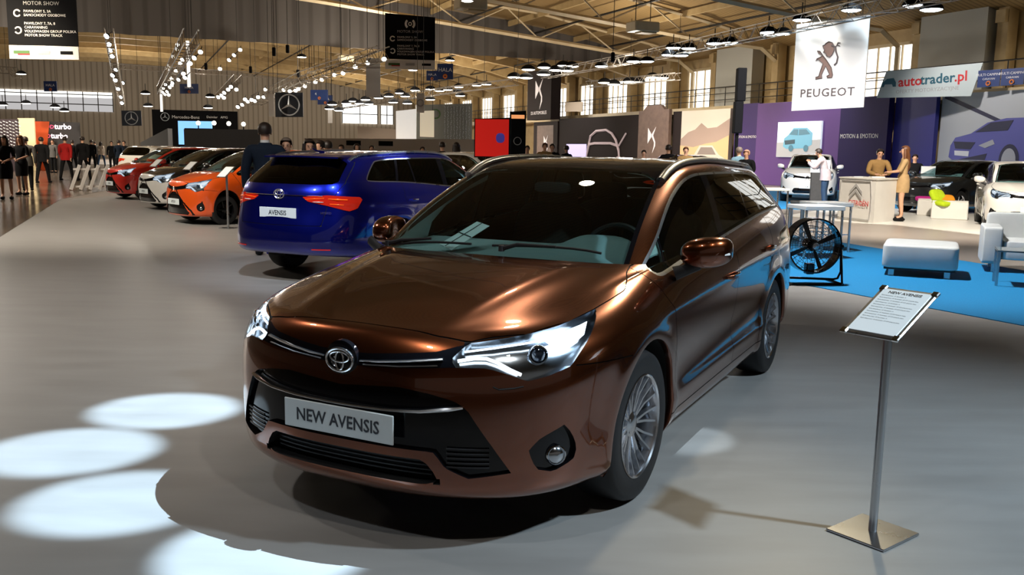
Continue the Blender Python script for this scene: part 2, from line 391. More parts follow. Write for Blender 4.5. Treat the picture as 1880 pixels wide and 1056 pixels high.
X_ARM=[(.08,.70),(.12,.70),(.62,.33),(.66,.24),(.62,.24),(.58,.31)]
def car_mesh(style='wagon',res=1.0):
    pm=PM(); nf,ns,nr,sub=int(56*res),int(90*res),int(40*res),max(2,int(round(6*res)))
    a,ra,b,rb=build(nf,ns,nr,sub); pm.grid(a,'a'); pm.grid(b,'b')
    g=.0028 if res>.8 else .004
    def X(): return pm.V[:,0],pm.V[:,1],pm.V[:,2]
    def lines(fun,dom=None,w=g):
        for o in (w,-w):
            f=fun(); pm.cut(f+o,dom() if dom else None)
    gi=lambda: np.arange(len(pm.V))
    q=lambda: pm.V[:,1]-.8*pm.V[:,0]
    q2=lambda: pm.V[:,1]+.8*pm.V[:,0]
    def P(u,v): return np.stack([u,v],1)
    lowdom=lambda: (pm.V[:,2]<1.06)
    # arches
    for cx,cz,r in AR:
        pm.cut(np.hypot(pm.V[:,0]-cx,pm.V[:,2]-cz)-r,(pm.V[:,1]>.6)&(np.abs(pm.V[:,0]-cx)<.6))
    top=lambda: (pm.V[:,2]>.76)&(pm.V[:,0]>-.62)&(pm.V[:,2]<1.05)
    lines(lambda: sdpoly(P(pm.V[:,0],pm.V[:,1]),HOODSEAM),top)
    wd=lambda: (pm.V[:,2]>.955)&(pm.V[:,0]>-1.6)
    for o in (0,.022): pm.cut(sdpoly(P(pm.V[:,0],pm.V[:,1]),WSPOLY)+o,wd())
    sd=lambda: (pm.V[:,1]>.5)
    for o in (0,-.013): pm.cut(sdpoly(P(pm.V[:,0],pm.V[:,2]),DLO)+o,sd())
    dl=lambda: (pm.V[:,1]>.5)&(pm.V[:,2]>.9)
    ww=.5*( .11)
    for f in (lambda: pm.V[:,0]+1.455,lambda: pm.V[:,0]+1.565,lambda: pm.V[:,0]+2.205,lambda: pm.V[:,0]+2.235,
              lambda: pm.V[:,0]-rowinterp(pm.V[:,2],[(1.1,-2.60),(1.39,-2.45)]),lambda: pm.V[:,0]-rowinterp(pm.V[:,2],[(1.1,-2.65),(1.39,-2.50)]),
              lambda: pm.V[:,0]-rowinterp(pm.V[:,2],[(.95,-.55),(1.25,-.60)]),lambda: pm.V[:,0]-rowinterp(pm.V[:,2],[(.95,-.575),(1.25,-.625)])): pm.cut(f(),dl())
    fr=lambda: (pm.V[:,0]>.12)
    pm.cut(sdpoly(P(q(),pm.V[:,2]),HL),fr())
    if style=='wagon':
        pm.cut(sdpoly(P(q(),pm.V[:,2]),BAND),fr()); pm.cut(sdpoly(P(pm.V[:,1],pm.V[:,2]),MOUTH),(pm.V[:,0]>.5)); pm.cut(sdpoly(P(pm.V[:,1],pm.V[:,2]),INTAKE),(pm.V[:,0]>.6))
    elif style=='cross':
        pm.cut(sdpoly(P(q(),pm.V[:,2]),BAND),fr()); pm.cut(sdpoly(P(pm.V[:,1],pm.V[:,2]),X_TRI),(pm.V[:,0]>.5)); pm.cut(sdpoly(P(pm.V[:,1],pm.V[:,2]),X_ARM),(pm.V[:,0]>.5))
    else:
        pm.cut(sdpoly(P(q(),pm.V[:,2]),BAND),fr()); pm.cut(sdpoly(P(pm.V[:,1],pm.V[:,2]),[(-1,.44),(.42,.44),(.50,.34),(.40,.28),(-1,.28)]),(pm.V[:,0]>.5))
    pm.cut(sdpoly(P(q(),pm.V[:,2]),FOG),fr()&(pm.V[:,2]<.6))
    # bumper/fender seam
    bf=lambda: (q()>.33)&(pm.V[:,0]>.2)&(pm.V[:,2]>.6)&(pm.V[:,2]<.8)
    if res>.5: lines(lambda: pm.V[:,2]-(.713-.02*np.clip((q()-.33)/.4,0,1)),bf,.0022)
    # door seams
    for S in (S1,S2,S3):
        dm=lambda: (pm.V[:,1]>.6)&(pm.V[:,2]<1.14)&(pm.V[:,2]>.25)
        lines(lambda: pm.V[:,0]-rowinterp(pm.V[:,2],S),dm)
    sill=lambda: pm.V[:,2]-rowinterp(pm.V[:,0],[(-2.4,.30),(-.4,.285)])
    lines(sill,lambda: (pm.V[:,0]<-.3)&(pm.V[:,0]>-2.4)&(pm.V[:,1]>.6))
    # rear
    rr=lambda: (pm.V[:,0]<-3.1)
    pm.cut(sdpoly(P(q2(),pm.V[:,2]),TAIL),rr()&(q2()<-1.5)&(pm.V[:,2]<1.1)&(pm.V[:,2]>.7))
    pm.cut(sdpoly(P(pm.V[:,1],pm.V[:,2]),RGL),rr())
    TG=[(-1,1.5),(.52,1.43),(.62,1.345),(.70,1.12),(.66,1.0),(.60,.9),(.56,.66),(-1,.64)]
    if res>.5: lines(lambda: sdpoly(P(pm.V[:,1],pm.V[:,2]),TG),lambda: pm.V[:,0]<-3.2)
    pm.cut(pm.V[:,2]-.655,(pm.V[:,0]<-3.05))
    for f in (lambda: pm.V[:,1]-.565,): pm.cut(f(),(pm.V[:,2]>1.36)&(pm.V[:,0]<-.9))
    pm.cut(pm.V[:,0]+2.75,(pm.V[:,2]>1.36))
    # classify
    C=pm.cent(); x,y,z=C[:,0],C[:,1],C[:,2]; G=np.array([t=='a' for t in pm.g]); cq=y-.8*x; cq2=y+.8*x
    hood=sdpoly(P(x,y),HOODSEAM); ws=sdpoly(P(x,y),WSPOLY); dlo=sdpoly(P(x,z),DLO); hl=sdpoly(P(cq,z),HL); band=sdpoly(P(cq,z),BAND)
    mouth=sdpoly(P(y,z),MOUTH if style!='cross' else X_TRI); intake=sdpoly(P(y,z),INTAKE); fog=sdpoly(P(cq,z),FOG); tail=sdpoly(P(cq2,z),TAIL); rgl=sdpoly(P(y,z),RGL); tg=sdpoly(P(y,z),TG)
    arm=sdpoly(P(y,z),X_ARM)
    if style=='plain': mouth=sdpoly(P(y,z),[(-1,.44),(.42,.44),(.50,.34),(.40,.28),(-1,.28)])
    s1=x-rowinterp(z,S1); s2=x-rowinterp(z,S2); s3=x-rowinterp(z,S3); sl=z-rowinterp(x,[(-2.4,.30),(-.4,.285)])
    bfs=z-(.713-.02*np.clip((cq-.33)/.4,0,1))
    T=[]
    for i in range(len(C)):
        xi,yi,zi=C[i]; t=None
        inarch=any(math.hypot(xi-cx,zi-cz)<r and yi>.6 for cx,cz,r in AR)
        if inarch: t='del'
        elif yi>.5 and dlo[i]<0 and zi>.9:
            if -1.565<xi<-1.455: t='pillar'
            elif -2.235<xi<-2.205: t='pillar2'
            else:
                c=xi-np.interp(zi,[1.1,1.39],[-2.60,-2.45]); c2=xi-np.interp(zi,[1.1,1.39],[-2.65,-2.50]); m0=xi-np.interp(zi,[.95,1.25],[-.55,-.60]); m1=xi-np.interp(zi,[.95,1.25],[-.575,-.625])
                if c<0 and c2>0: t='pillar3'
                elif m0<0 and m1>0: t='pillar4'
                elif m0>=0: t='glass0'
                elif xi>-1.5: t='glass1'
                elif xi>-2.21: t='glass2'
                elif c>0: t='glass3'
                else: t='glass4'
        elif yi>.5 and 0<=dlo[i]<.013 and zi>.9: t='trim'
        elif ws[i]<-.022 and (not G[i]) and zi>.95: t='ws'
        elif ws[i]<0 and (not G[i]) and zi>.95: t='wsb'
        elif rgl[i]<0 and xi<-3.1: t='rglass'
        elif not G[i]:
            if abs(tg[i])<g and xi<-3.2 and res>.5: t='gap'
            elif xi<-3.25 and tg[i]<0 : t='tailgate'
            elif yi<.565 and zi>1.36 and xi>-2.75: t='roofglass'
            else: t='roof'
        elif xi>.12 and hl[i]<0: t='hl'
        elif xi>.12 and band[i]<0 and zi<.81: t='band'
        elif xi>.5 and mouth[i]<0: t='mouth'
        elif style=='cross' and xi>.5 and arm[i]<0: t='mouth2'
        elif style=='wagon' and xi>.6 and intake[i]<0: t='intake'
        elif xi>.12 and fog[i]<0 and zi<.6: t='fog'
        elif zi>.76 and xi>-.62 and abs(hood[i])<g: t='gap'
        elif zi>.76 and xi>-.62 and hood[i]<0: t='hood'
        elif cq2[i]<-1.5 and xi<-3.1 and tail[i]<0: t='tail'
        elif xi<-3.2 and abs(tg[i])<g and res>.5: t='gap'
        elif xi<-3.05 and zi<.655: t='rbump'
        elif xi<-3.2 and tg[i]<0: t='tailgate'
        elif yi>.6 and xi<-.3 and xi>-2.4 and sl[i]<-g: t='sill'
        elif yi>.6 and xi<-.3 and xi>-2.4 and abs(sl[i])<=g: t='gap'
        elif yi>.6 and zi<1.14 and zi>.25 and min(abs(s1[i]),abs(s2[i]),abs(s3[i]))<g: t='gap'
        elif xi>.2 and cq[i]>.33 and .6<zi<.8 and abs(bfs[i])<.0022 and res>.5: t='gap'
        elif yi<.55 and zi<.30 and xi<.6: t='sill'
        elif s1[i]>0:
            t='fbump' if (xi>.2 and (bfs[i]<0 or cq[i]<.33)) else 'fender'
            if xi<=.34 and xi>-.5 and bfs[i]<0: t='fender' if xi<-.03 else 'fbump'
        elif s2[i]>0: t='door1'
        elif s3[i]>0: t='door2'
        else: t='quarter'
        T.append(t)
    pm.T=T; pm.a=a; pm.b=b
    return pm
def shoot(G,axis,u,v,cond):
    """surface point of grid G along axis: axis 0 -> (y,z) ; axis 1 -> (x,z)"""
    o=[k for k in range(3) if k!=axis]
    p=[G[:-1,:-1],G[:-1,1:],G[1:,1:],G[1:,:-1]]
    T=np.concatenate([np.stack([p[0],p[1],p[2]],-2).reshape(-1,3,3),np.stack([p[0],p[2],p[3]],-2).reshape(-1,3,3)])
    T=T[cond(T.mean(1))]
    a,b,c=[T[:,k][:,o] for k in range(3)]; w=np.array([u,v])
    den=(b[:,0]-a[:,0])*(c[:,1]-a[:,1])-(c[:,0]-a[:,0])*(b[:,1]-a[:,1]); den=np.where(abs(den)<1e-12,1e-12,den)
    s=((w[0]-a[:,0])*(c[:,1]-a[:,1])-(c[:,0]-a[:,0])*(w[1]-a[:,1]))/den; t=((b[:,0]-a[:,0])*(w[1]-a[:,1])-(w[0]-a[:,0])*(b[:,1]-a[:,1]))/den
    ok=(s>=-1e-3)&(t>=-1e-3)&(s+t<=1.001)
    if not ok.any():
        k=((T.mean(1)[:,o]-w)**2).sum(1).argmin(); return T[k].mean(0)
    P=T[ok,0]+s[ok,None]*(T[ok,1]-T[ok,0])+t[ok,None]*(T[ok,2]-T[ok,0])
    return P[P[:,axis].argmax()]
# ------------------------------------------------------------------ materials for cars
M_blk=mat('gloss_black',(.003,.003,.004),.08,coat=.2,spec=.4); M_sat=mat('satin_black_plastic',(.012,.012,.014),.45); M_rub=mat('tyre_rubber',(.010,.010,.011),.55)
M_chr=mat('chrome',(.80,.82,.85),.06,1); M_alu=mat('brushed_aluminium',(.55,.56,.58),.28,1); M_rim=mat('alloy_rim',(.62,.64,.68),.22,1,coat=.5)
M_gap=mat('panel_gap_black',(.004,.004,.004),.8); M_lin=mat('cabin_dark_trim',(.010,.010,.011),.7); M_lin2=mat('cabin_light_trim',(.72,.78,.76),.6)
M_seat=mat('seat_fabric',(.018,.018,.02),.8); M_dash=mat('dashboard_grey',(.30,.36,.36),.5)
M_gf=glassmat('windscreen_glass',(.62,.82,.82)); M_gs=glassmat('side_glass',(.50,.64,.62)); M_gd=glassmat('privacy_glass',(.03,.035,.035))
M_lens=glassmat('lamp_cover',(.93,.97,1)); M_hous=mat('lamp_reflector',(.55,.60,.66),.16,1); M_drl=emat('daylight_led',(.85,.94,1),3.2); M_hl2=emat('reflector_shine',(.85,.93,1),5)
M_hl3=emat('dim_headlight',(.85,.93,1),.9); M_emb=mat('emblem_chrome',(.9,.91,.93),.2,1)
M_red=mat('tail_lamp_red',(.45,.012,.006),.12,coat=1,emit=(.9,.05,.01),es=.10); M_amb=mat('tail_lamp_orange',(.8,.10,.01),.12,coat=1,emit=(1,.16,.01),es=.7); M_wl=mat('clear_lamp',(.8,.8,.8),.1,coat=1)
M_plate=mat('plate_white',(.62,.68,.70),.35); M_ink=mat('plate_lettering',(.03,.035,.045),.5); M_disc=mat('dark_iron',(.05,.05,.05),.5,.8)
M_proj=mat('projector_lens',(.02,.03,.05),.03,.2,coat=1,spec=1)
def superq(c,d,e=.6,n=20,m=12,M=None):
    V=[];Fc=[]
    sg=lambda w,k:math.copysign(abs(w)**k,w)
    for i in range(m+1):
        ph=-PI/2+PI*i/m
        for k in range(n):
            th=2*PI*k/n; V.append((d[0]/2*sg(math.cos(ph),e)*sg(math.cos(th),e),d[1]/2*sg(math.cos(ph),e)*sg(math.sin(th),e),d[2]/2*sg(math.sin(ph),e)))
    for i in range(m):
        for k in range(n): Fc.append((i*n+k,i*n+(k+1)%n,(i+1)*n+(k+1)%n,(i+1)*n+k))
    if M is not None: V=[tuple(M@Vector(v)) for v in V]
    return [(v[0]+c[0],v[1]+c[1],v[2]+c[2]) for v in V],Fc
def logo_toyota(mb,c,s,ax='f'):
    # three interlocked ovals in the y,z plane
    def ov(cy,cz,ry,rz,r):
        mb.tube([(c[0],c[1]+cy+ry*math.cos(t),c[2]+cz+rz*math.sin(t)) for t in np.linspace(0,2*PI,37)[:-1]],r,6,closed=True)
    ov(0,0,.062*s,.044*s,.0055*s); ov(0,.012*s,.045*s,.020*s,.0045*s); ov(0,-.003*s,.019*s,.036*s,.0045*s)
def plate(parent,pos,rz,txt,tilt=0,w=.52,h=.114,ts=.075,name='licence_plate'):
    mb=MB(); mb.box((0,0,0),(.008,w,h),bev=.003)
    o=mb.build(name,M_plate,parent); o.location=pos; o.rotation_euler=(0,tilt,rz)
    if txt: text('plate_lettering',txt,ts,M_ink,o,(.0055,0,-.002),(PI/2,0,PI/2),bold=.0008,sx=.90,ext=.0006)
    return o
def wheel_mesh(rr,rt,wd,n=10,dark=False,lod=0):
    rim=MB(); h=wd/2; N=48 if lod==0 else 24
    rim.lathe([(rr*.985,h-.012),(rr*1.0,h-.004),(rr*1.005,h-.001),(rr*.985,h+.001),(rr*.955,h-.006),(rr*.93,h-.03),(rr*.90,-h*.6)],n=N,axis='y')
    rim.lathe([(.0001,h-.034),(.026,h-.033),(.034,h-.036),(.058,h-.045),(.064,h-.075),(.064,h-.11)],n=24,axis='y')
    if lod==0:
        for i in range(n):
            for s_ in (-1,1):
                a=2*PI*i/n+s_*.095; a1=2*PI*i/n+s_*.155
                for (r0,a0,w0,y0),(r1,b0,w1,y1) in (((.045,a*1+(-s_)*.04,.011,h-.046),(.14,(a+a1)/2,.0085,h-.036)),((.14,(a+a1)/2,.0085,h-.036),(rr*.95,a1,.0075,h-.012))):
                    V=[];
                    for (r,an,w,y) in ((r0,a0,w0,y0),(r1,b0,w1,y1)):
                        ca,sa=math.cos(an),math.sin(an)
                        for (u,v) in ((-w,-.022),(-w*.6,0),(w*.6,0),(w,-.022)): V.append((r*ca-u*sa,y+v,r*sa+u*ca))
                    rim.add(V,[(0,4,5,1),(1,5,6,2),(2,6,7,3),(3,7,4,0)])
        for i in range(5):
            a=2*PI*(i+.5)/5; rim.lathe([(.0001,.004),(.007,.004),(.008,0)],c=(.042*math.cos(a),h-.043,.042*math.sin(a)),n=8,axis='y')
    else:
        for i in range(n):
            a=2*PI*i/n; ca,sa=math.cos(a),math.sin(a); V=[]
            for r,w,y in ((.04,.022,h-.04),(rr*.96,.016,h-.012)):
                for (u,v) in ((-w,-.02),(-w*.6,0),(w*.6,0),(w,-.02)): V.append((r*ca-u*sa,y+v,r*sa+u*ca))
            rim.add(V,[(0,4,5,1),(1,5,6,2),(2,6,7,3),(3,7,4,0)])
    ty=MB(); ty.lathe([(rr*.93,-h*.9),(rr*1.0,-h*.97),(rr+.03,-h*1.0),(rt-.035,-h*1.02),(rt-.012,-h*.93),(rt-.002,-h*.7),(rt,0),(rt-.002,h*.7),(rt-.012,h*.93),(rt-.035,h*1.02),(rr+.03,h*1.0),(rr+.002,h-.003),(rr*.985,h-.014)],n=72 if lod==0 else 36,axis='y')
    if lod==0:
        for yy in (-.055,-.018,.018,.055):
            pass
    dk=MB(); dk.lathe([(.0001,-.03),(rr*.62,-.03),(rr*.62,-.045),(rr*.2,-.05)],n=32,axis='y'); dk.lathe([(.0001,-.06),(rr*.93,-.06)],n=32,axis='y',mi=1)
    return rim,ty,dk
CARC={}
def make_car(name,label,loc,yaw,P,style='wagon',res=1.0,warp=None,wh=(.228,.334,.215,.780),ax=(0,-2.70),lod=0,plates=('',''),steer=0,hubs=M_rim,group=None,cat='car',lamps=1,spokes=10,front_only=False,badge=True):
    root=empty(name,loc,yaw,label,cat,group)
    key=(style,res)
    if key not in CARC: CARC[key]=car_mesh(style,res)
    pm=CARC[key]; W=warp if warp else (lambda v:v)
    wp=lambda p: tuple(np.asarray(W(np.array([p],float)))[0])
    cn=warp is None
    def pt(nm,tags,m,mode='join',recess=0,dirv=None,norm=True,wall=True,parents=None,ang=40):
        out=[]
        for sd in ((0,) if mode=='join' else (1,-1)):
            V,N,FF=pm.part(tags,W,sd,recess,dirv,wall)
            if len(FF)==0: continue
            par=root if parents is None else parents[0 if sd>=0 else 1]
            out.append(mesh(nm,V,FF,m,par,True,normals=N if (cn and norm and not recess) else None,angle=None if (cn and norm and not recess) else ang))
        return out
    body=P['body']; up=P.get('roof',body); hoodm=P.get('hood',body)
    pt('hood','hood',hoodm); pt('front_bumper','fbump',P.get('bumper',body)); pt('front_fender','fender',P.get('fender',body),'split')
    pt('front_door','door1',P.get('door',body),'split'); pt('rear_door','door2',P.get('door',body),'split'); pt('quarter_panel','quarter',body,'split')
    pt('side_sill','sill',body,'split'); pt('rear_bumper','rbump',body); pt('tailgate','tailgate',body); pt('roof','roof',up)
    pt('panoramic_roof','roofglass',P.get('rooftop',up))
    pt('panel_gap','gap',M_gap,recess=.005,wall=False)
    pt('windscreen','ws',M_gf); pt('windscreen_seal','wsb',M_blk)
    for k,g_ in enumerate(('glass0','glass1','glass2','glass3','glass4')): pt('side_window',g_,M_gs if k<2 else P.get('rearglass',M_gd),'split')
    pt('window_trim','trim',P.get('trim',M_chr),'split'); [pt('door_pillar',k_,P.get('pillar',M_blk),'split') for k_ in ('pillar','pillar2','pillar3','pillar4')]; pt('rear_window','rglass',M_gd)
    hl=pt('headlamp','hl',M_lens,'split'); pt('lamp_housing','hl',M_hous,'split',recess=.040,parents=hl,norm=False,ang=20)
    pt('badge_bar','band',M_blk,recess=-.0015); gr=pt('upper_grille','mouth',M_blk,recess=.022,dirv=(1,0,0))
    if style=='cross': pt('crossed_front_trim','mouth2',M_blk,recess=-.003)
    fg=pt('fog_lamp_bezel','fog',M_blk,'split',recess=.018)
    tl=pt('tail_lamp','tail',[M_red],'split',recess=-.006)
    # surfaces helpers
    sf=lambda y,z: shoot(pm.a,0,y,z,lambda c:c[:,0]>.1)
    sr=lambda y,z: (lambda G: shoot(G*[-1,1,1],0,y,z,lambda c:c[:,0]>3.0)*[-1,1,1])(pm.a)
    ss=lambda x,z: shoot(pm.a,1,x,z,lambda c:c[:,1]>.5)
    Q=pm.a.copy(); Q[...,1]-=.8*Q[...,0]
    def sq(q,z): p=shoot(Q,0,q,z,lambda c:c[:,0]>.05); return np.array([p[0],p[1]+.8*p[0],p[2]])
    mir=lambda p,s: (p[0],p[1]*s,p[2])
    # cabin lining
    V,N,FF=pm.part(('roof','roofglass','door1','door2','quarter','fender','tailgate','pillar','pillar2','pillar3','pillar4','wsb','tail','gap','trim','rbump'),None,0,.014,None,False)
    V=np.array(V); keep=[f for f in FF if -3.95<V[f][:,0].mean()<-.30 and V[f][:,2].mean()>.45]
    mi=[1 if (V[f][:,0].mean()>-1.25 and .98<V[f][:,2].mean()<1.40) else 0 for f in keep]
    mesh('cabin_lining',W(V),[f[::-1] for f in keep],[M_lin,M_lin2],root,True,matidx=mi)
    # floor pan, firewall, dashboard
    mb=MB(); 
    fl=[(x,y,.34) for x,y in ((-.30,-.74),(-.30,.74),(-3.6,.74),(-3.6,-.74))]
    mb.add([wp(p) for p in fl],[(0,1,2,3)]); mb.add([wp(p) for p in ((-.30,-.74,.30),(-.30,.74,.30),(-.30,.74,.95),(-.30,-.74,.95))],[(0,1,2,3)])
    ring=pm.a[0]; un=[wp((p[0]*.995,p[1],p[2]+.012)) for p in ring[::2]]; nu=len(un); un+=[(x,-y,z) for x,y,z in un]
    mb.add(un,[(i,i+1,nu+i+1,nu+i) for i in range(nu-1)]); mb.build('underbody',M_gap,root)
    mb=MB(); nx,ny=16,36; V=[]
    for i in range(nx+1):
        for j in range(ny+1):
            u=i/nx; y=-.70+1.40*j/ny; x=-.27-.62*u+.06*(y/.7)**2*(1-u)*-1
            z=.985+.040*u+.062*math.exp(-((y-.36)/.19)**4)*min(1,max(0,(u-.25)/.4))
            if u>.85: z-=(u-.85)*1.6
            V.append(wp((x-.02,y,z)))
    Fc=[(i*(ny+1)+j,i*(ny+1)+j+1,(i+1)*(ny+1)+j+1,(i+1)*(ny+1)+j) for i in range(nx) for j in range(ny)]
    b0=len(V); V+=[wp((-.93,-.70+1.40*j/ny,.45)) for j in range(ny+1)]; Fc+=[(nx*(ny+1)+j,nx*(ny+1)+j+1,b0+j+1,b0+j) for j in range(ny)]
    mesh('dashboard',V,Fc,M_dash,root,True,angle=50)
    M1=Matrix.Rotation(math.radians(-24),4,'Y'); c=Vector(wp((-.96,.36,.945)))
    mb=MB(); mb.tube([M1@Vector((0,.188*math.cos(t),.188*math.sin(t)))+c for t in np.linspace(0,2*PI,33)[:-1]],.016,8,closed=True)
    Vq,Fq=superq(c,(.05,.15,.12),.7); mb.add(Vq,Fq)
    for t in (0,PI,-PI/2): mb.tube([c,M1@Vector((0,.18*math.cos(t),.18*math.sin(t)))+c],.012,6)
    mb.tube([c,Vector(wp((-.7,.36,.85)))],.03,8); mb.build('steering_wheel',M_sat,root,True)
    for sx,sy,sw in ((-1.45,.37,.52),(-1.45,-.37,.52),(-2.35,0,1.25)):
        mb=MB(); k=1
        for (dx,dz,d,rot) in ((.10,.56,(.54,sw,.20),0),(-.26,.86,(.20,sw,.66),-14)):
            Vq,Fq=superq((0,0,0),d,.45,24,12,Matrix.Rotation(math.radians(rot),4,'Y')); 
            o_=wp((sx+dx,sy,dz)); mb.add([(v[0]+o_[0],v[1]+o_[1],v[2]+o_[2]) for v in Vq],Fq)
        for hy in ((0,) if sw<1 else (-.36,.36)):
            o_=wp((sx-.37,sy+hy,1.20)); Vq,Fq=superq(o_,(.11,.27,.19),.5); mb.add(Vq,Fq)
        mb.build('seat' if sw<1 else 'rear_bench',M_seat,root,True)
    for s_ in (1,-1):
        A_=[(-.36,.665,1.015),(-.55,.640,1.105),(-.78,.602,1.21),(-1.0,.562,1.31),(-1.16,.535,1.365)]; B_=[(-.72,.690,1.0),(-.76,.680,1.10),(-.88,.660,1.19),(-1.06,.628,1.27),(-1.26,.600,1.33)]
        V=[wp(mir(p,s_)) for p in A_+B_]; mesh('pillar_trim',V,[(i,i+1,i+6,i+5) for i in range(4)],M_lin2,root,True)
    # interior mirror
    mb=MB(); p0=wp((-.93,0,1.315)); Vq,Fq=superq(p0,(.03,.22,.06),.5); mb.add(Vq,Fq); mb.build('interior_mirror',M_sat,root,True)
    # wheels and housings
    rr,rt,wd,wy=wh; rim,ty,dk=wheel_mesh(rr,rt,wd,spokes,lod=lod)
    wprot=None
    for cx in ax:
        for s_ in (1,-1):
            if wprot is None:
                w=rim.build('wheel',hubs,root,True,30); t_=ty.build('tyre',M_rub,w,True,50); d_=dk.build('brake_disc',[M_disc,M_gap],w,True); wprot=w
            else: w=copy_tree(wprot,root)
            w.location=(cx,s_*wy,rt); w.rotation_euler=(0,0,(0 if s_>0 else PI)+(steer if cx==ax[0] else 0))
    for (cx,cz,r) in AR:
        for s_ in (1,-1):
            V=[];Fc=[];mi=[];n=28;rows=4
            ang=[t for t in np.linspace(math.radians(-22),math.radians(202),n+1)]
            for t in ang:
                x,z=cx+(r)*math.cos(t),cz+r*math.sin(t); y=ss(x,z)[1]
                for yy,rq in ((y-.0005,0),(y-.012,-.004),(y-.03,-.002),(.54,.01)): V.append(wp(mir((cx+(r+rq)*math.cos(t),yy,cz+(r+rq)*math.sin(t)),s_)))
            for i in range(n):
                for k in range(rows-1): Fc.append((i*rows+k,i*rows+k+1,(i+1)*rows+k+1,(i+1)*rows+k)); mi.append(1 if k==2 else 0)
            Fc.append(tuple(i*rows+rows-1 for i in range(n+1))); mi.append(1)
            mesh('wheel_arch_liner',V,Fc,[body,M_gap],root,True,matidx=mi,angle=60)
    # mirrors
    for s_ in (1,-1):
        fold=P.get('fold') and s_<0
        mb=MB(); c=np.array([-.545,.985,1.052]); n=22;m=14;V=[]
        for i in range(m+1):
            ph=-PI/2+PI*i/m
            for k in range(n):
                th=2*PI*k/n; sg=lambda w,e:math.copysign(abs(w)**e,w)
                yy=sg(math.sin(ph),.75); X=sg(math.cos(ph),.55)
                x=X*sg(math.cos(th),.75)*(.085 if math.cos(th)>0 else .045); z=X*sg(math.sin(th),.75)*(.074-.010*(yy<0)*abs(yy))
                x-=.05*max(0,yy)**2
                if fold: px_,py_=c[0]-.10-.115*yy*.94+x*.3,c[1]-.085+x*.94+.115*yy*.3
                else: px_,py_=c[0]+x,c[1]+.115*yy
                V.append(wp(mir((px_,py_,c[2]+z+.010*yy),s_)))
        Fc=[(i*n+k,i*n+(k+1)%n,(i+1)*n+(k+1)%n,(i+1)*n+k) for i in range(m) for k in range(n)]
        mo=mesh('door_mirror',V,Fc,P.get('mirror',body),root,True)
        mb=MB(); mb.tube([wp(mir(p,s_)) for p in ((-.50,.85,.945),(-.52,.90,.965),(-.54,.955,.995))],[.035,.028,.03],10,sc=(1,.6)); mb.build('mirror_arm',M_sat,mo,True)
        if fold: continue
        mb=MB(); Vq,Fq=superq(wp(mir((-.592,.985,1.052),s_)),(.012,.18,.11),.4); mb.add(Vq,Fq); mb.build('mirror_glass',M_chr,mo,True)
        if lod==0:
            mb=MB(); mb.tube([wp(mir(p,s_)) for p in ((-.478,.93,1.035),(-.478,1.0,1.04),(-.50,1.06,1.045),(-.545,1.098,1.05))],.006,6); mb.build('side_indicator',M_wl,mo,True)
    # handles
    for hx,hz in ((-1.40,.838),(-2.42,.905)):
        for s_ in (1,-1):
            p=ss(hx,hz); mb=MB(); y=p[1]
            mb.tube([wp(mir(v,s_)) for v in ((hx+.09,y-.002,hz-.004),(hx+.065,y+.026,hz-.002),(hx,y+.034,hz),(hx-.065,y+.026,hz+.002),(hx-.09,y-.002,hz+.004))],[.010,.013,.014,.013,.010],8,sc=(1.0,.7))
            mb.build('door_handle',P.get('handle',body),root,True)
            if lod==0:
                q_=mb=MB(); mb.tube([wp(mir(v,s_)) for v in ((hx+.06,y+.034,hz+.008),(hx,y+.042,hz+.010),(hx-.06,y+.034,hz+.012))],.005,6); mb.build('handle_trim',M_chr,root.children[-1] if root.children[-1].name.startswith('door_handle') else root,True)
    # roof rails
    if P.get('rails'):
        for s_ in (1,-1):
            pts=[]
            for x in np.linspace(-1.02,-3.25,24):
                u=(-1.0-x)/2.2; zt=shoot(pm.b,2,x,(.585-.02*u),lambda c:c[:,2]>1.2)[2]; lift=.012*min(1,u/.06,(1-u)/.06)+.004
                pts.append(wp(mir((x,.592-.03*u*u,zt+lift),s_)))
            mb=MB(); mb.tube(pts,.021,10,sc=(.9,1.15)); mb.build('roof_rail',M_alu,root,True)
    # wipers
    for pv,tip,bl in (((-.225,.06),(-.25,.34),((-.235,.0),(-.275,.56))),((-.235,-.62),(-.25,-.36),((-.235,-.66),(-.235,-.12)))):
        mb=MB(); zz=lambda x,y: .995+.03*(1-abs(y)/.7)-.005
        def sz(x,y): 
            p=shoot(pm.b,2,x,abs(y),lambda c:(c[:,0]>-1.2)); return p[2]
        f=lambda x,y,d: wp((x,y,sz(x,y)+d))
        mb.tube([f(pv[0],pv[1],.012),f(pv[0]-.01,pv[1]+.08,.03),f(tip[0],tip[1],.026)],[.012,.009,.006],6)
        mb.tube([f(bl[0][0]+(bl[1][0]-bl[0][0])*t-.008,bl[0][1]+(bl[1][1]-bl[0][1])*t,.012) for t in np.linspace(0,1,9)],.006,6)
        mb.lathe([(.0001,.03),(.014,.028),(.016,0)],c=f(pv[0],pv[1],0),n=10)
        mb.build('wiper',M_sat,root,True)
    # lamps
    for s_,h in zip((1,-1),hl):
        c=sq(.165,.757); nrm=np.array([.80,.60,.0])*1.0; nrm/=np.linalg.norm(nrm); cc=c-nrm*.028
        Rm=Vector((0,0,1)).rotation_difference(Vector((nrm[0],nrm[1]*s_,nrm[2]))).to_matrix().to_4x4()
        mb=MB(); cw=Vector(wp(mir(cc,s_)))
        mb.lathe([(.034,-.02),(.038,.004),(.036,.010),(.031,.010),(.030,.0)],c=cw,n=28,M=Rm); mb.build('projector_bezel',M_chr,h,True)
        mb=MB(); mb.lathe([(.030*math.cos(t),.018*math.sin(t)+.0) for t in np.linspace(0,PI/2-.01,8)],c=cw,n=28,M=Rm); mb.build('projector_lens',M_proj,h,True)
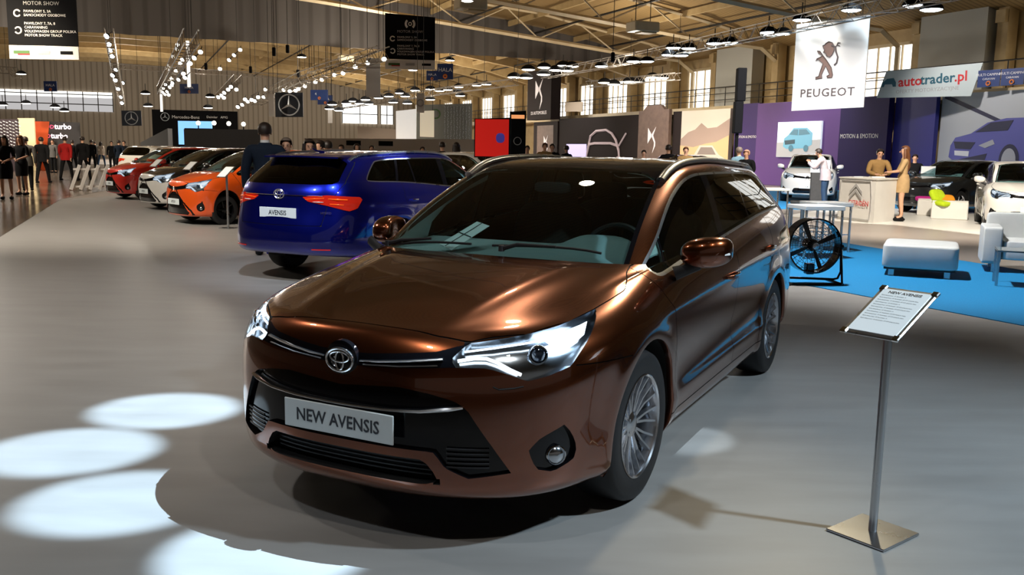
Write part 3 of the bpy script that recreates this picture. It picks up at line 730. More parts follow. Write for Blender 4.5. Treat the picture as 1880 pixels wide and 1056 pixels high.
        if lamps:
            for nm,path,r,mt,dp in (('daytime_light',[(-.225,.742),(-.15,.752),(-.09,.752),(-.04,.738),(.02,.712),(.07,.694)],.0065,(M_drl if lod==0 else M_hl3),.012),('edge_glint',[(-.19,.772),(-.05,.785),(.1,.797),(.22,.805)],.004,(M_drl if lod==0 else M_hl3),.018)):  # upper line is a painted glint along the chrome edge
                mb=MB(); mb.tube([wp(mir(sq(a,b)-nrm*dp,s_)) for a,b in path],r if lod==0 else r*1.6,6); mb.build(nm,mt,h,True)
            pl=[(.20,.803),(.30,.822),(.42,.838),(.47,.846),(.43,.808),(.34,.775),(.25,.775)]
            V=[wp(mir(sq(a,b)-nrm*.020,s_)) for a,b in pl]; mesh('reflector_glow',V,[tuple(range(len(V)))],M_hl2 if lod==0 else M_hl3,h)  # glowing wedge painted in as the shine of the chrome reflector
        if fg:
            c=sq(.257,.372); nn=np.array([.70,.71,0]); cc=c-nn*.012; Rm=Vector((0,0,1)).rotation_difference(Vector((nn[0],nn[1]*s_,nn[2]))).to_matrix().to_4x4()
            fo=fg[0 if s_>0 else 1]
            mb=MB(); mb.lathe([(.040,-.01),(.040,.008),(.036,.012),(.034,.006)],c=wp(mir(cc,s_)),n=24,M=Rm); mb.build('fog_lamp_rim',M_chr if lod==0 else M_blk,fo,True)
            mb=MB(); mb.lathe([(.034,.006),(.026,.014),(.012,.019),(.0001,.020)],c=wp(mir(cc,s_)),n=24,M=Rm); mb.build('fog_lamp_lens',M_hous,fo,True)
    for s_,t_ in zip((1,-1),tl):
        mb=MB()
        for (y0,z0,y1,z1,r) in ((.35,.945,.56,.962,.012),(.60,.955,.76,.945,.020),(.62,.90,.74,.89,.014)):
            mb.tube([wp(mir(sr(y,z)+[-.006,0,0],s_)) for y,z in ((y0,z0),((y0+y1)/2,(z0+z1)/2),(y1,z1))],[r*.5,r,r*.6],6,sc=(.4,1))
        mb.build('tail_light_element',M_amb,t_,True)
        mb=MB(); mb.tube([wp(mir(sr(y,.918)+[-.006,0,0],s_)) for y in (.44,.50,.56)],[.006,.016,.008],8,sc=(.4,1)); mb.build('reversing_light',M_wl,t_,True)
    # grille furniture
    if style=='wagon':
        zc=lambda y: float(np.interp(abs(y),[0,.2,.35,.44,.505],[.545,.548,.557,.572,.580]))
        mb=MB(); ys=np.linspace(-.505,.505,41); mb.tube([sf(abs(y),zc(y))*[1,0,1]+[.004,y,0] for y in ys],[.010+.010*min(1,abs(y)/.5)**3-.012*max(0,(abs(y)-.46)/.045) for y in ys],8,sc=(.6,1.0)); mb.build('grille_chrome_bar',M_emb,root,True)
        mb=MB()
        for z in (.30,.318,.336,.352): mb.tube([sf(abs(y),z)*[1,0,1]+[-.045,y,0] for y in np.linspace(-.37,.37,21)],.0055,6)
        lg=pt('lower_grille','intake',M_gap,recess=.06,dirv=(1,0,0)); mb.build('grille_slat',M_sat,lg[0],True)
        for s_ in (1,-1):
            mb=MB()
            for z in (.345,.362,.380,.398,.416): mb.tube([sf(y,z)*[1,0,1]+[-.012,y*s_,0] for y in np.linspace(.44,.585,6)],.004,6)
            mb.build('grille_slat',M_sat,gr[0],True)
        # chrome wings from badge to lamps
        for s_ in (1,-1):
            mb=MB(); mb.tube([mir(sf(y,z)+[.004,0,0],s_) for y,z in ((.085,.717),(.16,.722),(.25,.731),(.34,.741),(.415,.750))],[.006,.008,.009,.010,.011],8,sc=(.5,1)); mb.tube([mir(sf(y,z)+[.003,0,0],s_) for y,z in ((.10,.704),(.25,.712),(.40,.726))],.003,6); mb.build('badge_wing',M_emb,root,True)
        bx=sf(0,.713)
        bm=MB(); bm.lathe([(.076,-.01),(.074,.010),(.060,.016),(.0001,.018)],n=36,c=(bx[0]-.004,0,.713),axis='x'); bo=bm.build('badge_mount',M_blk,root,True)
        mb=MB(); logo_toyota(mb,(bx[0]+.018,0,.713),1.0); mb.build('badge_emblem',M_emb,bo,True)
    elif badge:
        bx=sf(0,.713); mb=MB(); logo_toyota(mb,tuple(np.array(wp((bx[0]+.012,0,.713)))),.8); mb.build('badge_emblem',M_chr,root,True)
    if P.get('chev'):
        bx=sf(0,.72)[0]+.012; mb=MB()
        for dz in (-.035,.03): mb.tube([wp((bx,-.085,.69+dz)),wp((bx+.004,0,.74+dz)),wp((bx,.085,.69+dz))],.011,6)
        mb.build('chevron_badge',M_emb,root,True)
    if plates[0]:
        pf=sf(0,.475); pos=wp((pf[0]+.014,0,.478)); plate(root,pos,0,plates[0],tilt=math.radians(0),w=.52*(1 if lod==0 else .95),ts=.070)
    if plates[1]:
        pf=sr(0,.79); pos=wp((pf[0]-.008,0,.787)); plate(root,pos,PI,plates[1])
    if style=='wagon':
        mb=MB(); pts=[sr(abs(y),.985)*[1,0,1]+[-.006,y,0] for y in np.linspace(-.54,.54,31)]; mb.tube(pts,.010,8,sc=(.5,1)); tb=mb.build('tailgate_chrome_bar',M_chr,root,True)
        mb=MB(); p=sr(0,.995); logo_toyota(mb,(p[0]-.02,0,.995),1.15); mb.build('tailgate_emblem',M_emb,root,True)
        p=sr(.58,.80); text('tailgate_lettering','HYBRID',.035,M_chr,root,(p[0]-.004,-.60,.80),(PI/2,0,-PI/2+.38),bold=.0006) if P.get('hyb') else None
        mb=MB()
        for s_ in (1,-1): mb=MB(); mb.tube([mir(sr(y,.40)+[-.004,0,0],s_) for y in (.47,.56,.66)],.014,6,sc=(.5,1)); mb.build('rear_reflector',M_red,root,True)
        mb=MB(); pts=[sr(abs(y),1.385) for y in (0,)]
        V=[];yy=np.linspace(-.53,.53,17)
        for y in yy: x0=-3.36-.07*(1-(abs(y)/.6)**2); V+=[(x0+.10,y,1.437-.02*abs(y)),(x0-.03,y,1.418-.02*abs(y)),(x0-.03,y,1.400-.02*abs(y)),(x0+.06,y,1.395-.02*abs(y))]
        Fc=[(i*4+k,i*4+k+1,(i+1)*4+k+1,(i+1)*4+k) for i in range(16) for k in range(3)]
        mesh('roof_spoiler',V,Fc,P['body'],root,True,angle=40)
        mb=MB(); mb.tube([(-3.63,.02,1.135),(-3.60,-.02,1.16),(-3.55,-.30,1.155)],[.014,.010,.005],6); mb.build('rear_wiper',M_sat,root,True)
        mb=MB(); mb.tube([(-3.0,0,1.462),(-3.12,0,1.475),(-3.2,0,1.505)],[.03,.02,.004],8,sc=(.5,1)); mb.build('roof_antenna',P['body'],root,True)
    if lod==0 and style=='wagon':
        mb=MB(); mb.tube([(.829,.596,.656),(.83,.62,.650),(.785,.660,.650),(.76,.685,.655)],.003,5)
        mb.build('washer_flap',M_gap,root)
    return root
M_cop=paint('copper_brown_metallic_paint',(.25,.066,.023),1.0,.24); M_blu=paint('deep_blue_metallic_paint',(.004,.012,.32),.9,.28)
P_br=dict(body=M_cop,trim=M_alu,rooftop=M_blk,rails=True,fold=True)
P_bl=dict(body=M_blu,trim=M_alu,rails=True,hyb=True)
brown=make_car('estate_car','large copper-brown metallic estate car filling the foreground',(-.2115,4.2318,0),-2.0476,P_br,plates=('NEW AVENSIS',''),steer=-.025)
blue=make_car('estate_car','dark blue metallic estate car seen from behind',(-.9361,13.5117,0),1.1124,P_bl,plates=('','AVENSIS'),lamps=0)
# ------------------------------------------------------------------ hall frame
U=np.array([-.388,.922,0]); Vv=np.array([.922,.388,0]); RZ=math.atan2(.388,.922)
def hp(s,t,z=0): return U*s+Vv*t+np.array([0,0,z])
def noise_mat(name,c1,c2,scale=3,rough=.5,bump=0,stretch=(1,1,1),detail=4,metal=0,rvar=.08,spec=.5,coord='Object'):
    def fn(nt,b,m):
        tc=nt.nodes.new('ShaderNodeTexCoord'); mp=nt.nodes.new('ShaderNodeMapping'); mp.inputs['Scale'].default_value=stretch
        n=nt.nodes.new('ShaderNodeTexNoise'); n.inputs['Scale'].default_value=scale; n.inputs['Detail'].default_value=detail
        r=nt.nodes.new('ShaderNodeValToRGB'); r.color_ramp.elements[0].color=tuple(c1)+(1,); r.color_ramp.elements[1].color=tuple(c2)+(1,); r.color_ramp.elements[0].position=.3; r.color_ramp.elements[1].position=.7
        nt.links.new(tc.outputs[coord],mp.inputs['Vector']); nt.links.new(mp.outputs[0],n.inputs['Vector']); nt.links.new(n.outputs['Fac'],r.inputs['Fac']); nt.links.new(r.outputs['Color'],b.inputs['Base Color'])
        mr=nt.nodes.new('ShaderNodeMapRange'); mr.inputs['To Min'].default_value=max(0,rough-rvar); mr.inputs['To Max'].default_value=rough+rvar
        nt.links.new(n.outputs['Fac'],mr.inputs['Value']); nt.links.new(mr.outputs['Result'],b.inputs['Roughness'])
        if bump:
            bp=nt.nodes.new('ShaderNodeBump'); bp.inputs['Strength'].default_value=bump; bp.inputs['Distance'].default_value=.02
            nt.links.new(n.outputs['Fac'],bp.inputs['Height']); nt.links.new(bp.outputs[0],b.inputs['Normal'])
    return mat(name,c1,rough,metal,spec=spec,fn=fn)
def rib_mat(name,c1,c2,scale,rough=.7,axis='X',coord='Object',rot=0):
    def fn(nt,b,m):
        tc=nt.nodes.new('ShaderNodeTexCoord'); w=nt.nodes.new('ShaderNodeTexWave'); w.wave_type='BANDS'; w.bands_direction=axis; w.inputs['Scale'].default_value=scale; w.inputs['Distortion'].default_value=.15
        mp=nt.nodes.new('ShaderNodeMapping'); mp.inputs['Rotation'].default_value=(0,0,rot)
        nt.links.new(tc.outputs[coord],mp.inputs['Vector']); nt.links.new(mp.outputs[0],w.inputs['Vector'])
        r=nt.nodes.new('ShaderNodeValToRGB'); r.color_ramp.elements[0].color=tuple(c1)+(1,); r.color_ramp.elements[1].color=tuple(c2)+(1,); r.color_ramp.elements[0].position=.05; r.color_ramp.elements[1].position=.3
        nt.links.new(w.outputs['Fac'],r.inputs['Fac']); nt.links.new(r.outputs['Color'],b.inputs['Base Color'])
    return mat(name,c1,rough,fn=fn)
M_stage=noise_mat('grey_stage_vinyl',(.215,.207,.198),(.262,.254,.244),1.3,.44,.05,(1,4,1),6,rvar=.05,spec=.4)
M_aisle=noise_mat('polished_dark_concrete',(.07,.055,.04),(.13,.10,.075),.8,.16,0,(1,1,1),5,rvar=.06)
M_hallfl=noise_mat('hall_floor_brown_grey',(.20,.17,.15),(.26,.225,.20),1,.35,0,(1,1,1),4)
M_blue=noise_mat('bright_blue_carpet',(.0,.15,.36),(.0,.19,.43),60,.9,.2,(1,1,1),2)
M_white=noise_mat('white_platform',(.62,.60,.56),(.68,.66,.62),2,.35,0)
M_tan=noise_mat('tan_painted_steel',(.36,.25,.11),(.45,.33,.16),2,.6,0)
M_crm=noise_mat('cream_beam_paint',(.50,.40,.24),(.58,.47,.30),2,.5,0)
M_roof=rib_mat('brown_ribbed_roof',(.16,.10,.035),(.27,.175,.065),1.2,.8,'Y',rot=-RZ)
M_sid=rib_mat('grey_beige_siding',(.26,.22,.17),(.38,.33,.265),.55,.7,'X')
M_drape=rib_mat('grey_drape_cloth',(.075,.066,.060),(.10,.09,.083),.35,.9,'X')
M_rail=mat('dark_railing',(.03,.028,.025),.5,.5)
M_win=emat('daylight_window',(1,.97,.90),2.2); M_win.cycles.emission_sampling='AUTO'
M_win2=emat('hazy_window',(.95,.92,.92),.55)
M_wallw=mat('white_panel_paint',(.42,.42,.38),.7)
M_truss=mat('truss_aluminium',(.40,.37,.33),.35,.9)
M_bk=mat('matt_black',(.005,.005,.006),.8,spec=.12); M_whp=mat('white_print',(.72,.70,.68),.6); M_gyp=mat('grey_print',(.35,.34,.33),.6)
M_bl2=mat('blue_sign',(.01,.03,.13),.5)
LAMP=emat('lamp_face_warm',(1,.93,.78),11); LAMPC=emat('lamp_face_cool',(.80,.93,1),14)
# floors
def poly_floor(name,pts,z,m,th=.0,kind='structure'):
    n=len(pts); V=[(p[0],p[1],z) for p in pts]+[(p[0],p[1],z-th) for p in pts]
    o=mesh(name,V,[tuple(range(n)),tuple(range(2*n-1,n-1,-1))]+[(i,(i+1)%n,n+(i+1)%n,n+i)[::-1] for i in range(n)],m)
    return tag(o,kind=kind)
mb=MB(); c=hp(50,-5); 
fl=poly_floor('floor',[hp(-25,-50),hp(-25,34),hp(113,34),hp(113,-50)],-.012,M_hallfl,.2)
poly_floor('floor_aisle',[(-9,-12),(-2.62,-6),(-2.62,.2),(-8.02,13.9),(-12.4,24.9),(-13,28),(-20,60),(-60,90),(-60,-12)],-.006,M_aisle,.005)
poly_floor('floor_stage',[(-2.6,-6),(-2.6,.2),(-8.0,13.9),(-12.37,24.9),(-11.4,27.5),(-4,34),(2,34),(.6,16.3),(3.33,10.8),(4.73,8.1),(8.2,1.6),(9.5,-6)],0,M_stage,.012)
poly_floor('floor_carpet',[(.64,16.3),(3.37,10.8),(4.77,8.1),(8.24,1.6),(10.5,1.6),(7.06,12.3),(6.7,13.5),(6.13,15.0),(5.85,15.95),(4.3,20.2),(1.8,20.2)],.001,M_blue,.012)
wp_=[ground(1440,396),ground(1560,408),ground(1640,412),ground(1800,430),ground(1880,438)]
poly_floor('floor_platform',[wp_[0],wp_[1],wp_[2],wp_[3],wp_[4],(13,17.2),(16,22),(12,27),(9.6,27)],.0,M_white,.012)
poly_floor('floor_booth',[(5.2,26.5),(9.5,25.5),(16,25),(22,30),(16,42),(4,42)],-.002,M_blue,.01)
# walls
def wallbox(name,s0,s1,t0,t1,z0,z1,m,**k):
    mb=MB(); mb.box((0,0,0),(abs(t1-t0),abs(s1-s0),z1-z0)); o=mb.build(name,m); o.location=tuple(hp((s0+s1)/2,(t0+t1)/2,(z0+z1)/2)); o.rotation_euler=(0,0,RZ)
    return tag(o,kind='structure')
wallbox('wall_back',112,112.4,-50,34,-.2,13,M_sid); wallbox('wall_left',-25,112,-50.4,-50,-.2,13,M_sid); 
wallbox('wall_right',-25,112,33.15,33.5,-.2,9,M_tan)
ROOF=[(-50,8.6),(-30,10.2),(-2,10.7),(10,10.4),(22,9.5),(28,8.6),(33.3,7.3)]
mb=MB()
for (t0,z0),(t1,z1) in zip(ROOF,ROOF[1:]):
    a,b,c,d=hp(-25,t0,z0),hp(-25,t1,z1),hp(112,t1,z1),hp(112,t0,z0)
    mb.add([a,b,c,d,a+[0,0,.3],b+[0,0,.3],c+[0,0,.3],d+[0,0,.3]],[(0,3,2,1),(4,5,6,7)])
tag(mb.build('ceiling',M_roof),kind='structure')
def zr(t): return float(np.interp(t,[a for a,b in ROOF],[b for a,b in ROOF]))
# transverse ribs and chords
for i,s in enumerate(list(range(57,112,5))):
    mb=MB(); ts=[-50,-30,-2,10,22,28,33]; pts=[hp(s,t,zr(t)-.35) for t in ts]
    for a,b in zip(pts,pts[1:]):
        mb.add([a+[0,0,-.3],b+[0,0,-.3],b+[0,0,.35],a+[0,0,.35],a+U*.35+[0,0,-.3],b+U*.35+[0,0,-.3],b+U*.35+[0,0,.35],a+U*.35+[0,0,.35]],[(0,1,2,3),(7,6,5,4),(0,4,5,1)])
    o=mb.build('ceiling_rib',M_tan); tag(o,kind='structure')
for i,s in enumerate((24,32.5,41,49)):
    mb=MB(); pts=[hp(s,t,z) for t,z in ((-12,9.9),(0,9.75),(10,9.0),(21,8.0),(27,7.45),(31.5,7.2),(32.6,6.5),(32.6,4.3))]
    for a,b in zip(pts,pts[1:]): mb.tube([a,b],.13,4)
    up=[hp(s,t,zr(t)-.15) for t in (-9,-3,3,9,15,20,24.5,29)]; lo=[hp(s,t,float(np.interp(t,[-12,0,10,21,27,31.5],[9.9,9.75,9.0,8.0,7.45,7.2]))) for t in (-12,-6,0,6,12,17.5,22,27,31)]
    for k in range(len(up)): mb.tube([lo[k],up[k]],.045,5); mb.tube([up[k],lo[k+1]],.045,5)
    mb.tube([hp(s,t,zr(t)-.15) for t in (-12,-2,10,22,30)],.10,4)
    tag(mb.build('ceiling_beam',M_crm),kind='structure')
for t in (6,12,17,22,26.5):
    mb=MB(); z=zr(t)-.25
    mb.box((0,0,0),(.14,92,.3)); o=mb.build('ceiling_purlin',M_tan); o.location=tuple(hp(64,t,z)); o.rotation_euler=(0,0,RZ); tag(o,kind='structure')
    mb=MB(); mb.tube([hp(20,t+1.6,z-.5),hp(110,t+1.6,z-.5)],.06,6); o=tag(mb.build('ceiling_pipe',M_rail),kind='structure')
# drape
mb=MB(); ts=np.linspace(-40,31.5,150); V=[]
for i,t in enumerate(ts):
    w=.12*math.sin(t*2.3)+.06*math.sin(t*5.1); V+=[hp(53.5+w,t,zr(t)-.05),hp(53.5+w*1.3,t,min(7.25,zr(t)-.1))]
o=mesh('wall_drape',V,[(2*i,2*i+1,2*i+3,2*i+2) for i in range(len(ts)-1)],M_drape,None,True); tag(o,kind='structure')
# right wall bays
n=1
for (s0,s1) in ((22,26),(31.9,40),(47.4,50.1),(52.6,55.6),(57.7,60.7),(62.8,65.2),(67.5,70.2),(73,75.6),(78.5,81.3),(84,87),(90,93),(96,99),(103,107)):
    mb=MB(); mb.box((0,0,0),(.05,s1-s0,2.45)); o=mb.build('window_%d'%n,M_win); o.location=tuple(hp((s0+s1)/2,33.1,5.42)); o.rotation_euler=(0,0,RZ); tag(o,kind='structure')
    mb=MB(); k=max(2,int((s1-s0)/.7))
    for i in range(k+1): mb.box((0,-(s1-s0)/2+(s1-s0)*i/k,0),(.08,.06 if 0<i<k else .16,2.5))
    mb.box((0,0,1.25),(.14,s1-s0+.2,.14)); mb.box((0,0,-1.25),(.14,s1-s0+.2,.10)); mb.box((0,0,-.2),(.06,s1-s0,.05))
    f=mb.build('window_frame',M_crm,o); f.location=(-.07,0,0)
    n+=1
for s in (20.5,27,31.3,41,46.7,51.4,56.7,61.8,66.4,71.6,77,82.7,88.5,94.5,101,108.5):
    mb=MB(); mb.box((0,0,0),(.55,.5,3.4)); mb.box((-.2,0,1.3),(.5,.44,.5)); o=mb.build('wall_column',M_tan); o.location=tuple(hp(s,32.75,5.85)); o.rotation_euler=(0,0,RZ); tag(o,kind='structure')
for s0,s1 in ((27.5,30.9),(42.6,46)):
    o=wallbox('wall_pilaster',s0,s1,32.2,33,4.2,8.2,M_wallw)
wallbox('wall_gallery',-10,112,31,33.1,3.86,4.2,M_crm)
mb=MB(); 
for z in (4.55,4.9,5.25): mb.tube([hp(18,31.15,z),hp(110,31.15,z)],.022 if z<5 else .03,5)
for i in range(62): s=18+1.5*i; mb.tube([hp(s,31.15,4.2),hp(s,31.15,5.25)],.025,5)
tag(mb.build('trim_railing',M_rail),kind='structure')
# back wall windows
for (t0,t1,z0,z1,m) in ((-48,-1.4,5.0,6.5,M_win2),(-48,-1.4,6.5,7.1,M_win),(24.2,28.6,4.5,6.75,M_win),(29,30.6,4.5,6.75,M_win)):
    mb=MB(); mb.box((0,0,0),(t1-t0,.05,z1-z0)); o=mb.build('window_%d'%n,m); o.location=tuple(hp(111.9,(t0+t1)/2,(z0+z1)/2)); o.rotation_euler=(0,0,RZ); tag(o,kind='structure')
    mb=MB(); k=max(2,int((t1-t0)/1.5))
    for i in range(k+1): mb.box((-(t1-t0)/2+(t1-t0)*i/k,0,0),(.10,.06,z1-z0))
    mb.box((0,0,0),(t1-t0,.06,.10)); f=mb.build('window_frame',M_rail,o); f.location=(0,-.07,0)
    n+=1
# ------------------------------------------------------------------ boards placed in the hall
def board(name,x0,x1,yt,yb,Y0,Y1,m,th=.05,label=None,cat=None,group=None,kind=None,slant=0):
    """upright board spanning the given sight lines at depths Y0 (left) and Y1 (right); yb None stands on the floor"""
    ytl,ytr=yt if isinstance(yt,tuple) else (yt,yt)
    A=at(x0,ytl,Y0); B=at(x1,ytr,Y1)
    if yb is None: zb0=zb1=-.01
    else:
        ybl,ybr=yb if isinstance(yb,tuple) else (yb,yb); zb0=at(x0,ybl,Y0)[2]; zb1=at(x1,ybr,Y1)[2]
    d=B-A; w=math.hypot(d[0],d[1]); an=math.atan2(d[1],d[0]); cz=(A[2]+B[2]+zb0+zb1)/4
    q=[(-w/2+slant,A[2]-cz),(w/2,B[2]-cz),(w/2-slant,zb1-cz),(-w/2,zb0-cz)]
    V=[(a,-th/2,b) for a,b in q]+[(a,th/2,b) for a,b in q]
    o=mesh(name,V,[(0,3,2,1),(4,5,6,7),(0,1,5,4),(1,2,6,5),(2,3,7,6),(3,0,4,7)],m)
    o.location=((A[0]+B[0])/2,(A[1]+B[1])/2,cz); o.rotation_euler=(0,0,an); tag(o,label,cat,group,kind)
    return o,w,(A[2]+B[2]-zb0-zb1)/2,th
R90=(PI/2,0,0)
def put(o,th,nm,body,size,m,x,z,**k): return text(nm,body,size,m,o,(x,-th/2-.006,z),R90,**k)
def plaque(o,th,nm,cx,cz,w,h,m,d=.012):
    mb=MB(); mb.box((0,0,0),(w,d,h)); p=mb.build(nm,m,o); p.location=(cx,-th/2-d/2-.002,cz); return p
def roofz(p): return zr(float(p[0]*Vv[0]+p[1]*Vv[1]))-.02
def cables(o,w,h,x=(-.4,.4),r=.012,top=None):
    tz=roofz(o.location)
    for k in x: mb=MB(); mb.tube([(w*k,0,h/2),(w*k,0,tz-o.location.z)],r,4); mb.build('suspension_cable',M_rail,o)
def arc_logo(o,th,cx,cz,r,m,a0,a1,nm='arrow_ring',wd=.25):
    mb=MB(); mb.tube([(cx+r*math.cos(t),-th/2-.01,cz+r*math.sin(t)) for t in np.linspace(a0,a1,17)],r*wd,6,sc=(1,1)); 
    return mb.build(nm,m,o)
for k,(x0,x1,yt,ybk,ybw,Y,lab) in enumerate(((9,138,(-42,-30),(82,86),(106,110),30,'large black hanging motor show sign in the top left corner with white sponsor strip'),(707,799,(24,32),(108,111),(125,130),43,'smaller black hanging motor show sign above the centre of the hall'))):
    o,w,h,th=board('hanging_sign',x0,x1,yt,ybk,Y,Y,M_bk,.05,lab,'sign')
    s=w; yo=h/2
    arc_logo(o,th,0,yo-.17*s,.085*s,M_whp,-.9,.9,'emblem'); arc_logo(o,th,0,yo-.17*s,.085*s,M_whp,PI-.9,PI+.9,'emblem'); arc_logo(o,th,0,yo-.17*s,.03*s,M_whp,0,2*PI,'emblem',.3)
    put(o,th,'sign_lettering','MOTOR SHOW',.075*s,M_gyp,0,yo-.32*s)
    for j,(cz,a0,a1) in enumerate(((yo-.46*s,.5,2*PI-.5),(yo-.70*s,-PI+.5,PI-.5))): arc_logo(o,th,-.35*s,cz,.045*s,M_whp,a0,a1)
    for j,(z,t_) in enumerate(((.43,'PAWILONY 5, 3A'),(.485,'SAMOCHODY OSOBOWE'),(.60,'PAWILONY 7, 7A, 8'),(.655,'CARAVANING'),(.71,'VOLKSWAGEN GROUP POLSKA'),(.765,'MOTOR SHOW TRACK'))): put(o,th,'sign_lettering',t_,.052*s,M_whp,-.26*s,yo-z*s,align='LEFT')
    hz=.19*s; p=plaque(o,th,'sponsor_strip',.0,-h/2-hz/2,w,hz,M_whp,th); p.location=(0,0,-h/2-hz/2)
    for cx,mm in ((-.32,mat('green_print',(.05,.12,.03),.6)),(.0,M_gyp),(.33,M_bk)): 
        pl_=plaque(p,th,'sponsor_logo',cx*s,-.0*s,.23*s if cx<0 else .18*s,.045*s,mm)
    pl_=plaque(p,th,'sponsor_logo',-.29*s,-.03*s,.17*s,.02*s,mat('red_print',(.5,.02,.03),.6))
    cables(o,w,h)
# peugeot banner
o,w,h,th=board('hanging_banner',1463,1598,(45,28),(204,197),31,29,M_whp,.03,'large white hanging banner with a bronze standing lion emblem','banner')
M_lion=mat('lion_bronze_print',(.20,.13,.11),.5); M_lion2=mat('lion_outline_print',(.10,.08,.08),.5)
put(o,th,'banner_lettering','PEUGEOT',.37,M_lion2,-.02,-h*.315,sx=1.12,bold=.004,spacing=1.12)
lion=[[(-.42,.24),(-.33,.22),(-.05,-.10),(.10,-.30),(.16,-.52),(.14,-.60),(-.02,-.60),(-.04,-.55),(.05,-.50),(-.02,-.36),(-.10,-.24),(-.18,-.40),(-.22,-.50),(-.20,-.60),(-.42,-.62),(-.42,-.56),(-.32,-.54),(-.28,-.40),(-.20,-.16),(-.36,-.03),(-.46,-.06),(-.42,.00),(-.30,.04),(-.22,.08),(-.38,.17)],
      [(-.20,.30),(-.24,.38),(-.17,.40),(-.14,.44),(-.04,.49),(.08,.45),(.14,.36),(.16,.22),(.10,.08),(.02,.02),(-.08,.06),(-.12,.14),(-.20,.18),(-.16,.24)]]
for k,pl_ in enumerate(lion):
    mb=MB(); mb.prism([(x*1.05,z*1.05+.22) for x,z in pl_],.012,axis=1,off=-th/2-.013-.012*k); l_=mb.build('lion_emblem',M_lion,o)
    mb=MB(); mb.tube([(x*1.05,-th/2-.03-.012*k,z*1.05+.22) for x,z in pl_],.013,5,closed=True); mb.build('emblem_outline',M_lion2,l_)
mb=MB(); mb.tube([(.06,-th/2-.03,.60),(.20,-th/2-.03,.55),(.23,-th/2-.03,.40),(.31,-th/2-.03,.22),(.28,-th/2-.03,.05),(.20,-th/2-.03,-.02)],.028,6); mb.tube([(.22,-th/2-.03,.55),(.29,-th/2-.03,.68),(.36,-th/2-.03,.66)],.016,6); mb.tube([(.26,-th/2-.03,.60),(.36,-th/2-.03,.56)],.014,6); mb.build('lion_tail',M_lion2,o)
cables(o,w,h)
# autotrader banner on the rail
o,w,h,th=board('gallery_banner',1613,1805,(132,115),(180,176),37.6,34.6,mat('pale_banner_cloth',(.50,.56,.55),.7),.03,'white slanted banner hung on the gallery rail with teal and red lettering','banner',slant=.33)
M_teal=mat('teal_print',(.015,.10,.14),.6); M_rd=mat('red_lettering',(.55,.02,.02),.6)
q=(PI/2,-.02,0)
for bd,x,mm in (('auto',-1.15,M_rd),('trader',-.28,M_teal),('.pl',1.02,M_rd)): t_=put(o,th,'banner_lettering',bd,.52,mm,x,.09+.05*(x),align='LEFT',bold=.012); t_.rotation_euler=(PI/2,-.04,0)
put(o,th,'banner_subline','OFERTY MOTORYZACYJNE',.20,M_gyp,.0,-.30).rotation_euler=(PI/2,-.03,0)
mb=MB(); mb.prism([(-1.85,-.12),(-1.80,.05),(-1.62,.20),(-1.35,.22),(-1.25,.05),(-1.24,-.12),(-1.36,-.12),(-1.40,-.02),(-1.70,-.02),(-1.74,-.12)],.012,axis=1,off=-th/2-.015); mb.build('car_logo',M_teal,o)
# blue gallery boards
for k,(x0,x1,yt,yb,Y,lab) in enumerate(((1797,1838,(130,127),(161,158),34.6,'blue sponsor board on the gallery rail next to the white slanted banner'),(1840,1882,(127,124),(158,155),33.8,'blue sponsor board on the gallery rail at the right edge of the picture'))):
    o,w,h,th=board('gallery_board',x0,x1,yt,yb,Y,Y-.7,M_bl2,.04,lab,'sign'); put(o,th,'board_lettering','MULTI CAMPING',.13,M_whp,0,h*.22); put(o,th,'board_lettering','CARAVAN',.10,M_whp,0,-.02)
    arc_logo(o,th,0,-h*.30,.07,mat('orange_print',(.6,.16,.03),.6),0,2*PI,'round_logo',.4)
for k,(x0,x1,yt,yb,Y,lab) in enumerate(((80,104,149,168,60,'small blue hall number sign above the far left windows'),(330,364,154,172,60,'blue hall sign hanging behind the tall lit truss'),(570,602,165,184,55,'blue hall sign with 4 hanging right of the star emblem banner'),(583,611,175,192,58,'blue hall sign partly behind another blue sign right of the star emblem banner'),(803,832,117,146,46,'blue sponsor sign hanging just right of the small black motor show sign'),(783,804,130,148,47,'pale blue sign tucked below the small black motor show sign'))):
    o,w,h,th=board('hall_sign',x0,x1,yt,yb,Y,Y,M_bl2,.04,lab,'sign'); put(o,th,'sign_lettering','4' if k==2 else 'HALA',h*.35,M_whp,-w*.2 if k==2 else 0,h*.1)
    arc_logo(o,th,0,-h*.30,h*.10,mat('orange_print',(.6,.16,.03),.6),0,2*PI,'round_logo',.5); cables(o,w,h,top=8.9 if Y<50 else 9.8)
# mercedes banners
def star(o,th,cx,cz,r,m):
    mb=MB(); y=-th/2-.02; mb.tube([(cx+r*math.cos(t),y,cz+r*math.sin(t)) for t in np.linspace(0,2*PI,33)[:-1]],r*.07,6,closed=True)
    for a in (PI/2,PI/2+2*PI/3,PI/2-2*PI/3):
        ca,sa=math.cos(a),math.sin(a); mb.add([(cx+r*ca,y-.01,cz+r*sa),(cx-r*.13*sa,y-.01,cz+r*.13*ca),(cx,y-.06*r-.02,cz),(cx+r*.13*sa,y-.01,cz-r*.13*ca)],[(0,1,2),(0,2,3)])
    return mb.build('star_emblem',m,o)
M_navy=mat('navy_banner',(.012,.018,.032),.5); M_sil=mat('silver_print',(.55,.58,.62),.35,.6)
for k,(x0,x1,yt,yb,Y,lab) in enumerate(((223,259,203,231,62,'small dark square banner with a silver three pointed star at far left'),(505,556,170,215,45,'larger dark square banner with a silver three pointed star above the man in the suit'))):
    o,w,h,th=board('star_banner',x0,x1,yt,yb,Y,Y,M_navy,.04,lab,'banner'); star(o,th,0,0,h*.42,M_sil); cables(o,w,h)
